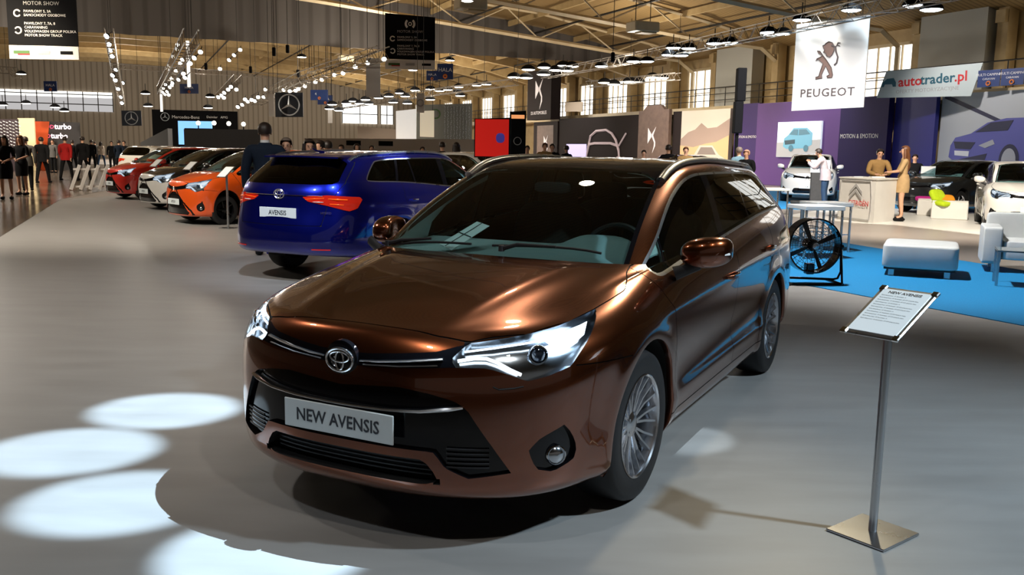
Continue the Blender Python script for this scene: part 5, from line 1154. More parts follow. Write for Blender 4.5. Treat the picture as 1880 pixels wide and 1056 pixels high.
def person(label,loc,rz,h=1.75,female=False,pose='stand',top=C_blk,bottom=C_blk,hair=H_dk,hairlen=0,skirt=False,legs=True,face=False,skin=None,shoes=None,group=None,lean=0,collar=None,coat=False,cut=None,heels=False):
    skin=skin or M_skin; k=h/1.75
    root=empty('person',loc,rz,label,'person',group)
    A={}
    sh=.165 if female else .195; hipw=.095
    stride=.0
    J={'pelvis':(0,0,.95),'waist':(0,.0,1.08),'chest':(0,.0,1.27),'neckb':(0,-.01,1.44),'neck':(0,.0,1.50),'head':(0,.02,1.60),'crown':(0,.01,1.69)}
    B=[('pelvis','waist'),('waist','chest'),('chest','neckb'),('neckb','neck'),('neck','head'),('head','crown')]
    R={'pelvis':.135,'waist':.115 if female else .13,'chest':.125 if female else .145,'neckb':.075,'neck':.050,'head':.088,'crown':.070}
    sw=.0
    if pose=='walk': sw=.20
    for s,nm in ((1,'l'),(-1,'r')):
        J['sh'+nm]=(s*sh,-.01,1.40); R['sh'+nm]=.060 if not female else .050
        f=sw*s
        if pose in ('stand','walk'):
            J['el'+nm]=(s*(sh+.06),-.02-f*.35,1.13); J['wr'+nm]=(s*(sh+.065),.03-f*.9,.89); J['ha'+nm]=(s*(sh+.06),.05-f*1.0,.81)
        elif pose=='clasp':
            J['el'+nm]=(s*(sh+.07),.02,1.14); J['wr'+nm]=(s*.07,.20,1.05); J['ha'+nm]=(s*.01,.225,1.02)
        elif pose=='photo':
            J['el'+nm]=(s*(sh+.06),.20,1.22); J['wr'+nm]=(s*.10,.32,1.42); J['ha'+nm]=(s*.06,.34,1.49)
        elif pose=='write':
            J['el'+nm]=(s*(sh+.08),.10,1.15); J['wr'+nm]=(s*.13,.30,1.12); J['ha'+nm]=(s*.06,.36,1.125)
        R['el'+nm]=.042 if not female else .034; R['wr'+nm]=.028 if not female else .022; R['ha'+nm]=.026
        J['hip'+nm]=(s*hipw,0,.90); R['hip'+nm]=.095
        J['kn'+nm]=(s*(hipw+.01),f*.9+.02,.50); R['kn'+nm]=.058; J['an'+nm]=(s*(hipw+.015),f*1.5-.02,.09 if not heels else .13); R['an'+nm]=.036; J['to'+nm]=(s*(hipw+.03),f*1.5+.13,.03); R['to'+nm]=.026
        B+=[('chest','sh'+nm),('sh'+nm,'el'+nm),('el'+nm,'wr'+nm),('wr'+nm,'ha'+nm),('pelvis','hip'+nm)]
        if legs: B+=[('hip'+nm,'kn'+nm),('kn'+nm,'an'+nm),('an'+nm,'to'+nm)]
    names=sorted({n for b in B for n in b},key=lambda n:(n!='pelvis',n)); ix={n:i for i,n in enumerate(names)}
    if lean:
        for n in names:
            x,y,z=J[n]
            if z>.96 or n[:2] in('ha','wr','el'): dz=z-.95; J[n]=(x,y*math.cos(lean)+dz*math.sin(lean),.95+dz*math.cos(lean)-y*math.sin(lean))
    me=bpy.data.meshes.new('body'); me.from_pydata([J[n] for n in names],[(ix[a],ix[b]) for a,b in B],[])
    src=bpy.data.objects.new('body_src',me); COL.objects.link(src)
    sk=src.modifiers.new('s','SKIN'); sk.use_smooth_shade=True; sk.branch_smoothing=.3
    for n in names:
        v=me.skin_vertices[0].data[ix[n]]; r=R[n]; fl=.78 if n in('pelvis','waist','chest') else 1.0
        v.radius=(r,r*fl) if n not in('head','crown') else (r*.86,r*1.05); v.use_root=(n=='pelvis')
    sb=src.modifiers.new('u','SUBSURF'); sb.levels=1; sb.render_levels=1
    dg=bpy.context.evaluated_depsgraph_get(); dg.update(); ev=bpy.data.meshes.new_from_object(src.evaluated_get(dg)); bpy.data.objects.remove(src)
    V=np.array([v.co[:] for v in ev.vertices]); Fc=[tuple(p.vertices) for p in ev.polygons]; N=np.array([v.normal[:] for v in ev.vertices])
    bpy.data.meshes.remove(ev)
    # nearest bone
    Cn=np.array([V[list(f)].mean(0) for f in Fc]); best=np.full(len(Fc),9.);lab=np.zeros(len(Fc),int); tt=np.zeros(len(Fc))
    for bi,(a,b) in enumerate(B):
        a_,b_=np.array(J[a]),np.array(J[b]); e=b_-a_; t=np.clip(((Cn-a_)@e)/(e@e),0,1); d=np.linalg.norm(Cn-a_-t[:,None]*e,axis=1)-.5*(R[a]*(1-t)+R[b]*t)
        m=d<best; best[m]=d[m]; lab[m]=bi; tt[m]=t[m]
    bn=[B[i] for i in lab]
    bm=MB(); bm.add([tuple(v*k) for v in V],Fc)
    # fingers
    for s,nm in ((1,'l'),(-1,'r')):
        w_=Vector(J['wr'+nm]); h_=Vector(J['ha'+nm]); d=(h_-w_).normalized(); side=Vector((0,1,0)) if abs(d.y)<.7 else Vector((1,0,0)); side=(side-d*side.dot(d)).normalized(); nrm=d.cross(side)
        for i,(o_,L) in enumerate(((-.024,.062),(-.008,.072),(.008,.068),(.024,.052))):
            b0=h_+side*o_; bm.tube([(b0)*k,(b0+d*L*.5+nrm*.006*s)*k,(b0+d*L*.9+nrm*.022*s)*k],[.009*k,.008*k,.006*k],5)
        b0=w_+(h_-w_)*.5-side*.02; bm.tube([b0*k,(b0-side*.03+d*.03)*k,(b0-side*.032+d*.06)*k],[.010*k,.009*k,.007*k],5)
    hd=Vector(J['head'])
    # nose, ears as part of the body surface
    fwd=Vector((0,math.cos(lean),-math.sin(lean))); upd=Vector((0,math.sin(lean),math.cos(lean)))
    bm.tube([(hd+fwd*.078+upd*.015)*k,(hd+fwd*.100-upd*.018)*k,(hd+fwd*.078-upd*.026)*k],[.006*k,.013*k,.006*k],6)
    for s in (1,-1): Vq,Fq=superq(((hd.x+s*.078)*k,(hd.y-.005)*k,(hd.z-.002)*k),(.02*k,.035*k,.055*k),.9,8,6); bm.add(Vq,Fq)
    bo=bm.build('body',skin,root,True,80)
    def wear(nm,sel,off,m):
        fs=[f for f,b,t in zip(Fc,bn,tt) if sel(b,t)]
        if not fs: return None
        used=sorted({i for f in fs for i in f}); mp={u:i for i,u in enumerate(used)}
        Vw=(V[used]+N[used]*off)*k; FF=[tuple(mp[i] for i in f) for f in fs]
        return mesh(nm,Vw,FF,m,root,True)
    torso={('pelvis','waist'),('waist','chest'),('chest','neckb'),('chest','shl'),('chest','shr')}
    arms={(a+s,b+s) for s in 'lr' for a,b in (('sh','el'),('el','wr'))}
    legset={(a+s,b+s) for s in 'lr' for a,b in (('hip','kn'),('kn','an'))}|{('pelvis','hipl'),('pelvis','hipr')}
    slv=1.0 if not female or coat else .0
    def seltop(b,t):
        if b in torso: return True
        if b in arms: return (not female) or coat or (b[0][:2]=='sh')
        if coat and b[0]=='pelvis': return True
        return False
    jk=wear('jacket' if not female or coat else 'blouse',seltop,.022 if not female else .014,top)
    def rings(nm,prof,m):
        mb=MB(); n=20; V_=[]
        for (z,rx,ry,cy) in prof:
            for i in range(n): a=2*PI*i/n; V_.append((rx*math.cos(a)*k,(cy+ry*math.sin(a))*k,z*k))
        mb.add(V_,[(j*n+i,j*n+(i+1)%n,(j+1)*n+(i+1)%n,(j+1)*n+i) for j in range(len(prof)-1) for i in range(n)]); return mb.build(nm,m,root,True)
    if not female or coat:
        L=math.sin(lean)
        rings('jacket_hem',[(1.12,.175,.135,.12*L),(1.0,.19,.15,.03*L),(.90,.20,.155,0),(.80,.205,.16,0)],top)
    if legs or cut:
        if skirt: rings('skirt',[(1.08,.135,.11,0),(.95,.178,.145,0),(.80,.185,.155,0),(.56 if skirt==1 else .66,.165,.15,.01)],bottom)
        elif legs: wear('trousers',lambda b,t:b in legset or b[0]=='pelvis',.018,bottom)
    if legs:
        for s,nm in ((1,'l'),(-1,'r')):
            a_,t_=J['an'+nm],J['to'+nm]; mb=MB(); Vq,Fq=superq((a_[0]*k,(a_[1]+.06)*k,.045*k),(.095*k,.27*k,.085*k),.7,12,8); mb.add(Vq,Fq)
            if heels: mb.tube([(a_[0]*k,(a_[1]-.03)*k,.10*k),(a_[0]*k,(a_[1]-.03)*k,0)],.012*k,6)
            mb.build('shoe',shoes or C_blk,root,True)
    # hair
    mb=MB(); c=hd+upd*.035-fwd*.018
    Vq,Fq=superq((0,0,0),(.185*k,.215*k,.205*k),.95,18,12); Rt=Matrix.Rotation(-lean,3,'X'); 
    Vh=[];
    for v in Vq:
        w=Rt@Vector(v); Vh.append(tuple(w+c*k))
    keep=[f for f in Fq if not (np.mean([Vq[i][1] for i in f])>.020*k and np.mean([Vq[i][2] for i in f])<.052*k)]
    keep=[f for f in keep if np.mean([Vq[i][2] for i in f])>(-.055 if not hairlen else -.2)*k]
    mb.add(Vh,keep)
    if hairlen:
        mb.tube([(c-fwd*.03+upd*.02)*k,(c-fwd*.065-upd*.12)*k,(c-fwd*.085-upd*(.12+hairlen*.6))*k,(c-fwd*.06-upd*(.12+hairlen))*k],[.08*k,.085*k,.09*k,.03*k],10,sc=(1.25,.6))
        for s in (1,-1): mb.tube([(c+Vector((s*.075,.01,.02)))*k,(c+Vector((s*.088,.0,-.12)))*k,(c+Vector((s*.095,.0,-.12-hairlen*.7)))*k],[.03*k,.035*k,.015*k],7)
    mb.build('hair',hair,root,True)
    if face:
        for s in (1,-1):
            e_=MB(); Vq,Fq=superq(tuple((hd+fwd*.079+Vector((s*.032,0,.012)))*k),(.026*k,.014*k,.011*k),1,8,6); e_.add(Vq,Fq); e_.build('eye',C_blk,root,True)
            e_=MB(); e_.tube([(hd+fwd*.080+Vector((s*.048,-.01,.030)))*k,(hd+fwd*.086+Vector((s*.018,0,.032)))*k],.0045*k,5); e_.build('eyebrow',hair,root,True)
        e_=MB(); e_.tube([(hd+fwd*.074+Vector((x,-abs(x)*.2,-.045+abs(x)*.25)))*k for x in (-.026,-.012,0,.012,.026)],[.003*k,.006*k,.008*k,.006*k,.003*k],6); e_.build('mouth',mat('smiling_mouth',(.55,.30,.27),.4),root,True)
    if collar: 
        mb=MB(); mb.lathe([(.062*k,0),(.058*k,.05*k)],c=(0,-.005*k,1.455*k),n=16); mb.build('shirt_collar',collar,root,True)
    return root
def feet(px,py,z=0): g=ground(px,py); return (g[0],g[1],z)
def atY(px,Y,z=0): p=at(px,280,Y); return (p[0],p[1],z)
away=lambda px: math.atan((px-940)/F)*-1
# far left group
person('woman with long dark hair in a short black dress at the left edge, hands clasped',feet(14,366,-.006),PI+.3,1.72,True,'clasp',C_blk,C_blk,H_dk,.30,skirt=1,face=True,heels=True)
person('second woman from the left edge, long brown hair and dark dress',feet(43,358,-.006),PI-.1,1.74,True,'clasp',C_blk,C_blk,H_bl,.32,skirt=1,face=True,heels=True)
person('person in a grey jacket standing behind the two women in black dresses',feet(52,350,-.006),.4,1.72,False,'stand',C_gry,C_blk,H_dk)
person('man in a black jacket walking away in front of the cream booth wall',feet(80,336,-.006),.1,1.75,False,'walk',C_blk,C_blk,H_dk)
person('man in a red jacket and black trousers walking away',feet(123,331,-.006),.05,1.80,False,'walk',C_red,C_blk,H_dk,0)
person('slim man in black walking away to the right of the red jacket',feet(155,331,-.006),0,1.82,False,'walk',C_blk,C_blk,H_dk)
person('distant woman in a pale top and jeans walking away',feet(187,305,-.012),0,1.68,True,'walk',C_lilac,C_jean,H_dk,.1,coat=True)
for i,(x,y,hh,c_,lab) in enumerate(((170,311,1.75,C_blk,'distant dark figure right behind the slim man in black'),(100,317,1.72,C_gry,'distant figure in grey between the black jacket and the red jacket'),(136,318,1.7,C_blk,'distant dark figure peeking out right of the red jacket'),(207,312,1.7,C_blk,'distant dark figure left of the white hatchback tail'),(221,318,1.75,C_navy,'distant man in navy beside the white hatchback'),(230,316,1.72,C_blk,'distant man in black just above the white hatchback tail'),(176,302,1.7,C_gry,'farthest small figure in grey left of the pale top'))):
    person(lab,feet(x,y,-.012),random.uniform(-.5,.5)+(PI if i%2 else 0),hh,False,'stand' if i%2 else 'walk',c_,C_blk,H_dk)
# around the blue car
person('tall man in a dark navy suit seen from behind next to the blue car',atY(487,12.7),.15,1.86,False,'stand',C_navy,C_navy,H_dk,collar=C_wht)
person('smiling grey haired man facing us behind the blue car roof',atY(526,13.0),PI+.1,1.66,False,'stand',C_gry,C_blk,H_gr,face=True,collar=C_wht)
person('smiling dark haired woman facing us behind the blue car roof',atY(568,13.3),PI+.4,1.65,True,'stand',C_red,C_blk,H_dk,.3,face=True)
for i,(x,Y,hh,f_,c_,lab) in enumerate(((588,16.8,1.66,2.2,C_navy,'dark haired visitor right of the smiling woman'),(602,17.4,1.66,1.0,C_blk,'visitor in black, second right of the smiling woman'),(627,27,1.62,2.5,C_gry,'visitor seen above the left half of the blue roof'),(655,27,1.66,3.6,C_red,'visitor above the middle of the blue roof'),(683,29,1.62,3.0,C_blk,'short visitor head above the right half of the blue roof'),(776,28,1.60,3.0,C_blk,'visitor before the cream display board'),(812,26,1.74,0.3,C_blk,'visitor with back turned, left of two before the crystal strands'),(838,26,1.74,0.2,C_blk,'visitor with back turned, right of two before the crystal strands'),(968,30,1.70,3.1,C_gry,'visitor right of the black totem'),(1000,30,1.80,3.3,C_tan,'visitor in tan, left of a pair before the booth tower'),(1014,31,1.78,2.8,C_blk,'visitor in black, right of a pair before the booth tower'),(1040,32,1.74,0.4,C_navy,'visitor in front of the lilac video screen'),(1182,30,1.62,3.1,C_tan,'short visitor behind the brown car roof below the glowing outline'),(1227,27,1.78,.2,C_blk,'visitor in black before the tan booth wall'),(1259,29,1.74,3.0,C_tan,'blond visitor at the left of the desert picture'))):
    person(lab,atY(x,Y),f_,hh,i in(3,7,11),'stand',c_,C_blk,H_bl if i in(9,14) else H_dk,.12 if i in (3,7) else 0,legs=True)
person('man in a grey blue shirt behind the brown car roof, left of the bald man',atY(1357,26),.4,1.74,False,'stand',C_teal,C_jean,H_gr)
person('bald man in a dark top beside the grey blue shirt',atY(1371,25),2.4,1.66,False,'clasp',C_blk,C_blk,M_skin)
person('man in a pale pink shirt leaning into the white crossover',feet(1512,383,0),1.1,1.78,False,'photo',C_shirt,C_jean,H_dk,lean=.35)
person('man in an open tan jacket writing at the white reception desk',(*at(1610,330,23.4)[:2],0),PI-.1,1.74,False,'write',C_tan,C_blk,H_dk,face=True,lean=.15)
person('woman in a beige blouse and skirt with long auburn hair at the reception desk',feet(1652,406,0),1.25,1.80,True,'write',C_bei,C_bei,H_bl,.42,skirt=2,heels=True,shoes=C_blk)
person('dark haired person behind the black hatchback on the right',atY(1681,27),2.6,1.62,False,'stand',C_blk,C_blk,H_dk)
# ------------------------------------------------------------------ other cars
def zmap(pts): return lambda z: np.interp(z,[p[0] for p in pts],[p[1] for p in pts])
def mkwarp(front,wb,rear,wy,zp):
    zf=zmap(zp)
    def W(v):
        v=np.array(v,float); x=v[:,0]; x2=np.where(x>0,x*front/.965,np.where(x>-2.7,x*wb/2.7,-wb+(x+2.7)*rear/1.16)); 
        return np.stack([x2,v[:,1]*wy,zf(v[:,2])],1)
    return W
W_city=mkwarp(.66,2.34,.48,.895,[(0,0),(.2,.16),(.335,.285),(.70,.66),(.84,.84),(1.0,1.0),(1.48,1.46),(1.6,1.58)])
W_suv=mkwarp(.82,2.55,.85,.96,[(0,0),(.2,.24),(.335,.34),(.70,.78),(.84,.95),(1.0,1.10),(1.48,1.58),(1.6,1.70)])
W_hat=mkwarp(.86,2.60,.75,.97,[(0,0),(.335,.335),(.70,.71),(1.0,1.01),(1.48,1.47),(1.6,1.6)])
M_org=paint('bright_orange_paint',(.85,.10,.005),.2,.4); M_rdp=paint('bright_red_paint',(.70,.018,.008),.2,.4); M_wp=paint('white_car_paint',(.72,.70,.66),.0,.4); M_bkp=paint('black_car_paint',(.008,.008,.009),.2,.3); M_dkb=paint('dark_grey_car_paint',(.02,.024,.028),.5,.35)
WC=(.185,.285,.175,.70)
off=np.array([-6.10,18.05,0])-ground(312,398)
def city(label,front_px,P,group='small hatchbacks lined up beside the blue car'):
    l=ground(*front_px)+off; return make_car('city_car',label,(l[0],l[1],0),-2.37,P,'cross',.75,W_city,WC,(0,-2.34),1,('AYGO',''),hubs=M_blk,group=group,spokes=5)
city('bright orange small hatchback, nearest of the three in the left row',(312,398),dict(body=M_org,rooftop=M_org,rearglass=M_gd,trim=M_blk,mirror=M_blk))
city('small hatchback with white nose and black bonnet between the red and orange ones',(262,376),dict(body=M_bkp,bumper=M_wp,hood=M_bkp,trim=M_blk))
city('bright red small hatchback, farthest of the three in the left row',(204,359),dict(body=M_rdp,trim=M_blk))
make_car('hatchback','white hatchback with its tail towards us behind the red one',(-12.9,36.5,0),1.25,dict(body=M_wp,trim=M_blk),'plain',.4,W_hat,(.2,.32,.2,.76),(0,-2.60),1,('',''),lamps=0,spokes=5,badge=False)
make_car('hatchback','white car whose roof shows behind the blue estate and brown bonnet pillar',(.25,19.2,0),-.9,dict(body=M_wp,trim=M_blk),'plain',.4,W_hat,(.2,.32,.2,.76),(0,-2.60),1,('',''),lamps=0,spokes=5,badge=False)
make_car('crossover','white crossover facing us before the violet wall',(9.75,30.2,0),-1.93,dict(body=M_wp,trim=M_blk,rooftop=M_wp,chev=True),'plain',.5,W_suv,(.22,.35,.21,.76),(0,-2.55),1,('C4',''),lamps=1,spokes=5,badge=False)
make_car('hatchback','dark grey hatchback behind the bright cushions',(11.55,25.2,0),-2.55,dict(body=M_dkb,trim=M_blk),'plain',.5,W_hat,(.2,.32,.2,.76),(0,-2.60),1,('',''),lamps=1,spokes=5,badge=False)
make_car('hatchback','white hatchback at the right edge facing left towards us',(10.95,19.3,0),-1.98,dict(body=M_wp,trim=M_blk,chev=True),'plain',.5,W_hat,(.2,.32,.2,.76),(0,-2.60),1,('CITROËN C4',''),lamps=1,spokes=5,badge=False)
make_car('hatchback','dark blue car partly hidden left of the white crossover',(7.6,35.5,0),-1.2,dict(body=M_blu,trim=M_blk),'plain',.4,W_hat,(.2,.32,.2,.76),(0,-2.60),1,('',''),lamps=0,spokes=5,badge=False)
# ------------------------------------------------------------------ info stands
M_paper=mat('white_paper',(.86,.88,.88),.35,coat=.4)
def info_stand(label,foot,rz,head,base=(.30,.24),panel=(.33,.24),tilt=.62,ph=1.0,full=True,side=0):
    e_=empty('info_stand',foot,rz,label,'info stand'); 
    mb=MB(); mb.box((0,0,.006),(base[0],base[1],.010),bev=.003); mb.build('base_plate',M_alu,e_)
    mb=MB(); mb.tube([(0,0,.01),(0,0,ph)],.0165 if full else .02,14); mb.build('pole',M_alu,e_,True)
    w,d=panel; Mr=Matrix.Rotation(tilt,4,'X')
    f=MB(); f.box((0,0,0),(w,d,.012),bev=.004); p=f.build('sign_frame',M_alu,e_); p.location=(side,0,ph+.015); p.rotation_euler=(tilt,0,0)
    s_=MB(); s_.box((0,0,.0075),(w-.036,d-.036,.003)); sh=s_.build('sheet',M_paper,p)
    if full:
        text('sheet_heading','NEW AVENSIS',.022,M_ink,sh,(0,d/2-.040,.0095),(0,0,0),bold=.0004,ext=.0003)
        for i in range(11): text('sheet_text','Silnik benzynowy 1.8 Valvematic 147 KM skrzynia manualna'[:(52 if i%3 else 34)],.0072,M_gyp,sh,(-w/2+.030,d/2-.062-i*.0165,.0095),(0,0,0),align='LEFT',ext=.0002)
        for sx in (-1,1):
            for sy in (-1,1): c=MB(); c.box((sx*(w/2-.010),sy*(d/2-.010),.004),(.030,.030,.014),bev=.004); c.build('corner_clip',M_chr,p)
    return e_
q0=(ground(1521,970)+ground(1575,938)+ground(1685,978)+ground(1628,1010))/4
info_stand('metal info stand with a tilted white sheet in the right foreground',(1.480,3.495,0),-.903,None,base=(.254,.269),panel=(.235,.325),tilt=.493,ph=.893)
info_stand('slim info stand in front of the orange hatchback',feet(419,419),-.4,None,tilt=.6,ph=1.02,full=False,panel=(.22,.34),base=(.25,.25),side=-.02)
info_stand('slim info stand in front of the hatchback with the black bonnet',feet(352,386),-.4,None,tilt=.6,ph=1.02,full=False,panel=(.22,.34),base=(.25,.25))
info_stand('slim info stand in front of the red hatchback',feet(290,372),-.4,None,tilt=.6,ph=1.02,full=False,panel=(.22,.34),base=(.25,.25))
def totem(label,foot,rz,w,h,z0,sheet):
    e_=empty('info_totem',foot,rz,label,'info stand'); mb=MB(); mb.box((0,0,z0/2),(w*.85,.10,z0)); mb.build('column',C_gry,e_); mb=MB(); mb.box((0,-.03,z0+h/2),(w,.02,h)); mb.build('sheet',M_paper,e_)
totem('grey info column with a white sheet beside the white crossover',feet(1501,373),0,.62,.40,.98,1)
totem('white sheet on a thin stand before the dark grey hatchback',feet(1697,388),0,.40,.42,.85,1)
# pamphlet rack (white slatted stand at left)
g0=feet(207,349); e_=empty('slatted_barrier',g0,.5,'small white slatted barrier on the floor left of the red hatchback','barrier')
for i in range(8): mb=MB(); mb.box((-1.1+i*.28,0,.42),(.10,.04,.85),M=Matrix.Rotation(.35,4,'Y')); mb.build('slat',M_whp,e_)
mb=MB(); mb.box((0,.02,.12),(2.3,.05,.06)); mb.box((0,.02,.68),(2.3,.05,.06)); mb.build('rail',M_whp,e_)
# ------------------------------------------------------------------ drum fan
g=ground(1490,520); e_=empty('drum_fan',(g[0]-.02,g[1]+.0,0),.10,'large black drum fan on a tubular floor stand beside the brown car tail','fan')
zc=.455; R_=.325
mb=MB(); mb.lathe([(R_-.012,-.09),(R_+.004,-.09),(R_+.006,.09),(R_-.012,.09),(R_-.014,-.09)],c=(0,0,zc),n=56,axis='y'); mb.build('drum',M_blk,e_,True,40)
for yy,nm in ((-.095,'front_grille'),(.095,'rear_grille')):
    mb=MB()
    for r in (.05,.11,.17,.23,.29): mb.tube([(r*math.cos(t),yy,zc+r*math.sin(t)) for t in np.linspace(0,2*PI,41)[:-1]],.0022,4,closed=True)
    for i in range(24): a=2*PI*i/24; mb.tube([(.04*math.cos(a),yy-.01*(yy<0),zc+.04*math.sin(a)),(R_*math.cos(a+.25),yy,zc+R_*math.sin(a+.25))],.0022,4)
    mb.build(nm,M_rail,e_)
mb=MB(); mb.lathe([(.0001,-.115),(.038,-.112),(.040,-.098)],c=(0,0,zc),n=20,axis='y'); mb.build('hub_badge',M_alu,e_,True); mb=MB(); mb.lathe([(.0001,-.05),(.055,-.05),(.075,-.02),(.075,.14),(.0001,.15)],c=(0,0,zc),n=20,axis='y'); mb.build('motor',M_blk,e_,True)
for i in range(4):
    a=2*PI*i/4+.4; V=[]
    for r,wd,tw in ((.05,.018,.5),(.15,.026,.4),(.24,.03,.3),(.30,.03,.25)):
        for s in (-1,1): ca,sa=math.cos(a),math.sin(a); u=s*wd; V.append((r*ca-u*sa*math.cos(tw),s*wd*math.sin(tw),zc+r*sa+u*ca*math.cos(tw)))
    mesh('fan_blade',V,[(0,1,3,2),(2,3,5,4),(4,5,7,6)],M_sat,e_,True)
mb=MB(); mb.tube([(-R_-.035,0,zc-.02),(-R_-.03,0,.17),(-R_+.01,0,.10),(-R_+.05,-.02,.07),(R_-.05,-.02,.05),(R_+.01,-.01,.06),(R_+.05,0,.14),(R_+.035,0,zc-.02)],.014,8); mb.tube([(-R_-.01,-.22,.015),(-R_-.01,.22,.015)],.016,8); mb.tube([(R_-.02,-.22,.015),(R_-.02,.22,.015)],.016,8); mb.tube([(-R_-.01,-.2,.015),(R_-.02,-.2,.015)],.013,8); mb.tube([(R_+.035,0,zc-.02),(R_-.02,-.20,.015)],.013,8); mb.tube([(-R_+.0,0,.09),(-R_-.01,-.1,.02)],.013,8); mb.build('floor_stand',M_blk,e_,True)
for s in (1,-1): mb=MB(); mb.lathe([(.0001,.03),(.028,.028),(.03,-.01),(.0001,-.012)],c=(s*(R_+.03),0,zc-.02),n=12,axis='x'); mb.build('clamp_knob',M_blk,e_,True)
mb=MB(); mb.box((.0,.05,.17),(.10,.10,.13),bev=.01); mb.build('switch_box',M_blk,e_)
# ------------------------------------------------------------------ tall tables
def tall_table(label,cx,cy,rz,L,W_,H_,th=.06,legr=.016):
    e_=empty('tall_table',(cx,cy,0),rz,label,'table','tall white topped tables'); mb=MB(); mb.box((0,0,H_-th/2),(L,W_,th),bev=.006); mb.build('table_top',mat('white_table_top',(.62,.62,.60),.4),e_)
    for sx in (-1,1):
        for sy in (-1,1): mb=MB(); mb.box((sx*(L/2-.03),sy*(W_/2-.03),(H_-th)/2),(legr*1.7,legr*1.7,H_-th)); mb.build('leg',M_alu,e_)
    for sy in (-1,1): mb=MB(); mb.box((0,sy*(W_/2-.03),.28),(L-.06,.016,.016)); mb.build('crossbar',M_alu,e_)
a=at(1500,378,13.2); zt_=a[2]
tall_table('tall table with a white top, front one of the pair behind the fan',at(1498,380,13.6)[0],13.6,.15,.62,.62,at(1498,378,13.4)[2])
tall_table('tall table with a white top, rear right one of the pair behind the fan',at(1517,375,14.6)[0],14.6,.15,.62,.60,at(1517,374,14.4)[2]+.02)
tall_table('tall table with a white top standing between the brown car tail and the white crossover',at(1405,346,19.5)[0],19.5,.1,.85,.6,at(1405,345,19.5)[2],.05)
tall_table('narrow tall table behind the pair near the fan',at(1490,370,15.8)[0],15.8,.15,.55,.5,at(1490,370,15.8)[2],.05)
# ------------------------------------------------------------------ ottoman, armchair
M_lea=noise_mat('white_leather',(.50,.52,.52),(.56,.575,.57),5,.45,.03)
a,b,c=ground(1612,508),ground(1745,517),ground(1757,496); d=b-a; an=math.atan2(d[1],d[0]); L=np.linalg.norm(d)+.06; Wd=np.linalg.norm(c-b)*.75; cen=(a+c)/2
e_=empty('ottoman',(cen[0],cen[1],0),an,'low white leather ottoman bench on the blue carpet','ottoman')
mb=MB(); Vq,Fq=superq((0,0,.255),(L,Wd,.31),.16,40,20); mb.add(Vq,Fq); mb.build('cushion',M_lea,e_,True,60)
mb=MB(); mb.box((0,0,.10),(L-.06,Wd-.06,.03)); mb.build('frame',M_sat,e_)
for sx in (-1,1):
    for sy in (-1,1): mb=MB(); mb.box((sx*(L/2-.12),sy*(Wd/2-.10),.045),(.07,.07,.09)); mb.build('leg',M_alu,e_)
g=ground(1806,497); e_=empty('armchair',(g[0]+.72,g[1]-.02,.002),-.42,'white leather armchair cut by the right edge of the picture','armchair')
for nm,c_,d_ in (('seat_cushion',(0,-.05,.30),(.95,.70,.26)),('armrest',(-.60,0,.36),(.24,.86,.50)),('armrest',(.60,0,.36),(.24,.86,.50)),('backrest',(0,.36,.44),(1.3,.20,.66))): mb=MB(); Vq,Fq=superq(c_,d_,.14,32,14); mb.add(Vq,Fq); mb.build(nm,M_lea,e_,True,60)
for sx in (-1,1):
    for sy in (-1,1): mb=MB(); mb.box((sx*.55,sy*.32,.055),(.07,.07,.11)); mb.build('leg',M_alu,e_)
g=ground(1848,528); e_=empty('side_table',(g[0]+.30,g[1]+.22,.002),-.42,'low side table with grey metal legs before the white armchair','side table')
mb=MB(); mb.box((0,0,.42),(.62,.5,.02),bev=.004); mb.build('table_top',mat('table_glass_grey',(.12,.16,.18),.1,coat=.5),e_)
for sx in (-1,1):
    for sy in (-1,1): mb=MB(); mb.box((sx*.29,sy*.23,.205),(.03,.03,.41)); mb.build('leg',M_alu,e_)
# ------------------------------------------------------------------ reception desk
a,b,c=ground(1537,402),ground(1603,410),ground(1641,406)
d=b-a; an=math.atan2(d[1],d[0]); Lx=np.linalg.norm(d); Wd=np.linalg.norm(c-b); cen=(a+c)/2; Hd=1.02
e_=empty('reception_desk',(cen[0],cen[1],0),an,'white reception desk with a grey double chevron emblem','reception desk')
mb=MB(); V=[]; 
lx=np.array([[math.cos(-an),-math.sin(-an)],[math.sin(-an),math.cos(-an)]]); P4=[lx@((p-cen)[:2]) for p in (a,b,c,a+(c-b))]
mb.prism([tuple(p) for p in P4],Hd-.03,axis=2,off=0); mb.build('body_panel',M_white,e_)
mb=MB(); mb.prism([tuple(p*1.04) for p in P4],.03,axis=2,off=Hd-.03); mb.build('counter_top',M_white,e_)
yf=P4[0][1]; x0=P4[0][0]; x1=P4[1][0]
mb=MB(); fr=[(x0+.05,.06),(x1-.14,.06),(x1-.10,.3),(x1-.10,.6),(x1-.15,Hd-.07),(x0+.10,Hd-.07),(x0+.06,.5)]; 
def on(x): return P4[0][1]+(P4[1][1]-P4[0][1])*(x-x0)/(x1-x0)
mb.tube([(x,on(x)-.02,z) for x,z in fr],.012,5,closed=True); mb.build('front_outline',M_gyp,e_)
mx_=(x0+x1)/2
for dz in (0,.13):
    mb=MB(); mb.prism([(mx_-.22,.50+dz),(mx_-.0,.68+dz),(mx_+.22,.50+dz),(mx_+.22,.57+dz),(mx_,.76+dz),(mx_-.22,.57+dz)],.012,axis=1,off=on(mx_)-.03); mb.build('chevron_emblem',M_gyp,e_)
text('desk_lettering','CITROËN',.17,M_rd,e_,(mx_+.12,on(mx_)-.03,.42),(PI/2,0,0))
mb=MB(); mb.box((.2,0,Hd+.012),(.30,.22,.02)); mb.box((-.25,.05,Hd+.008),(.22,.16,.01)); o=mb.build('brochure_stack',M_paper,None); 
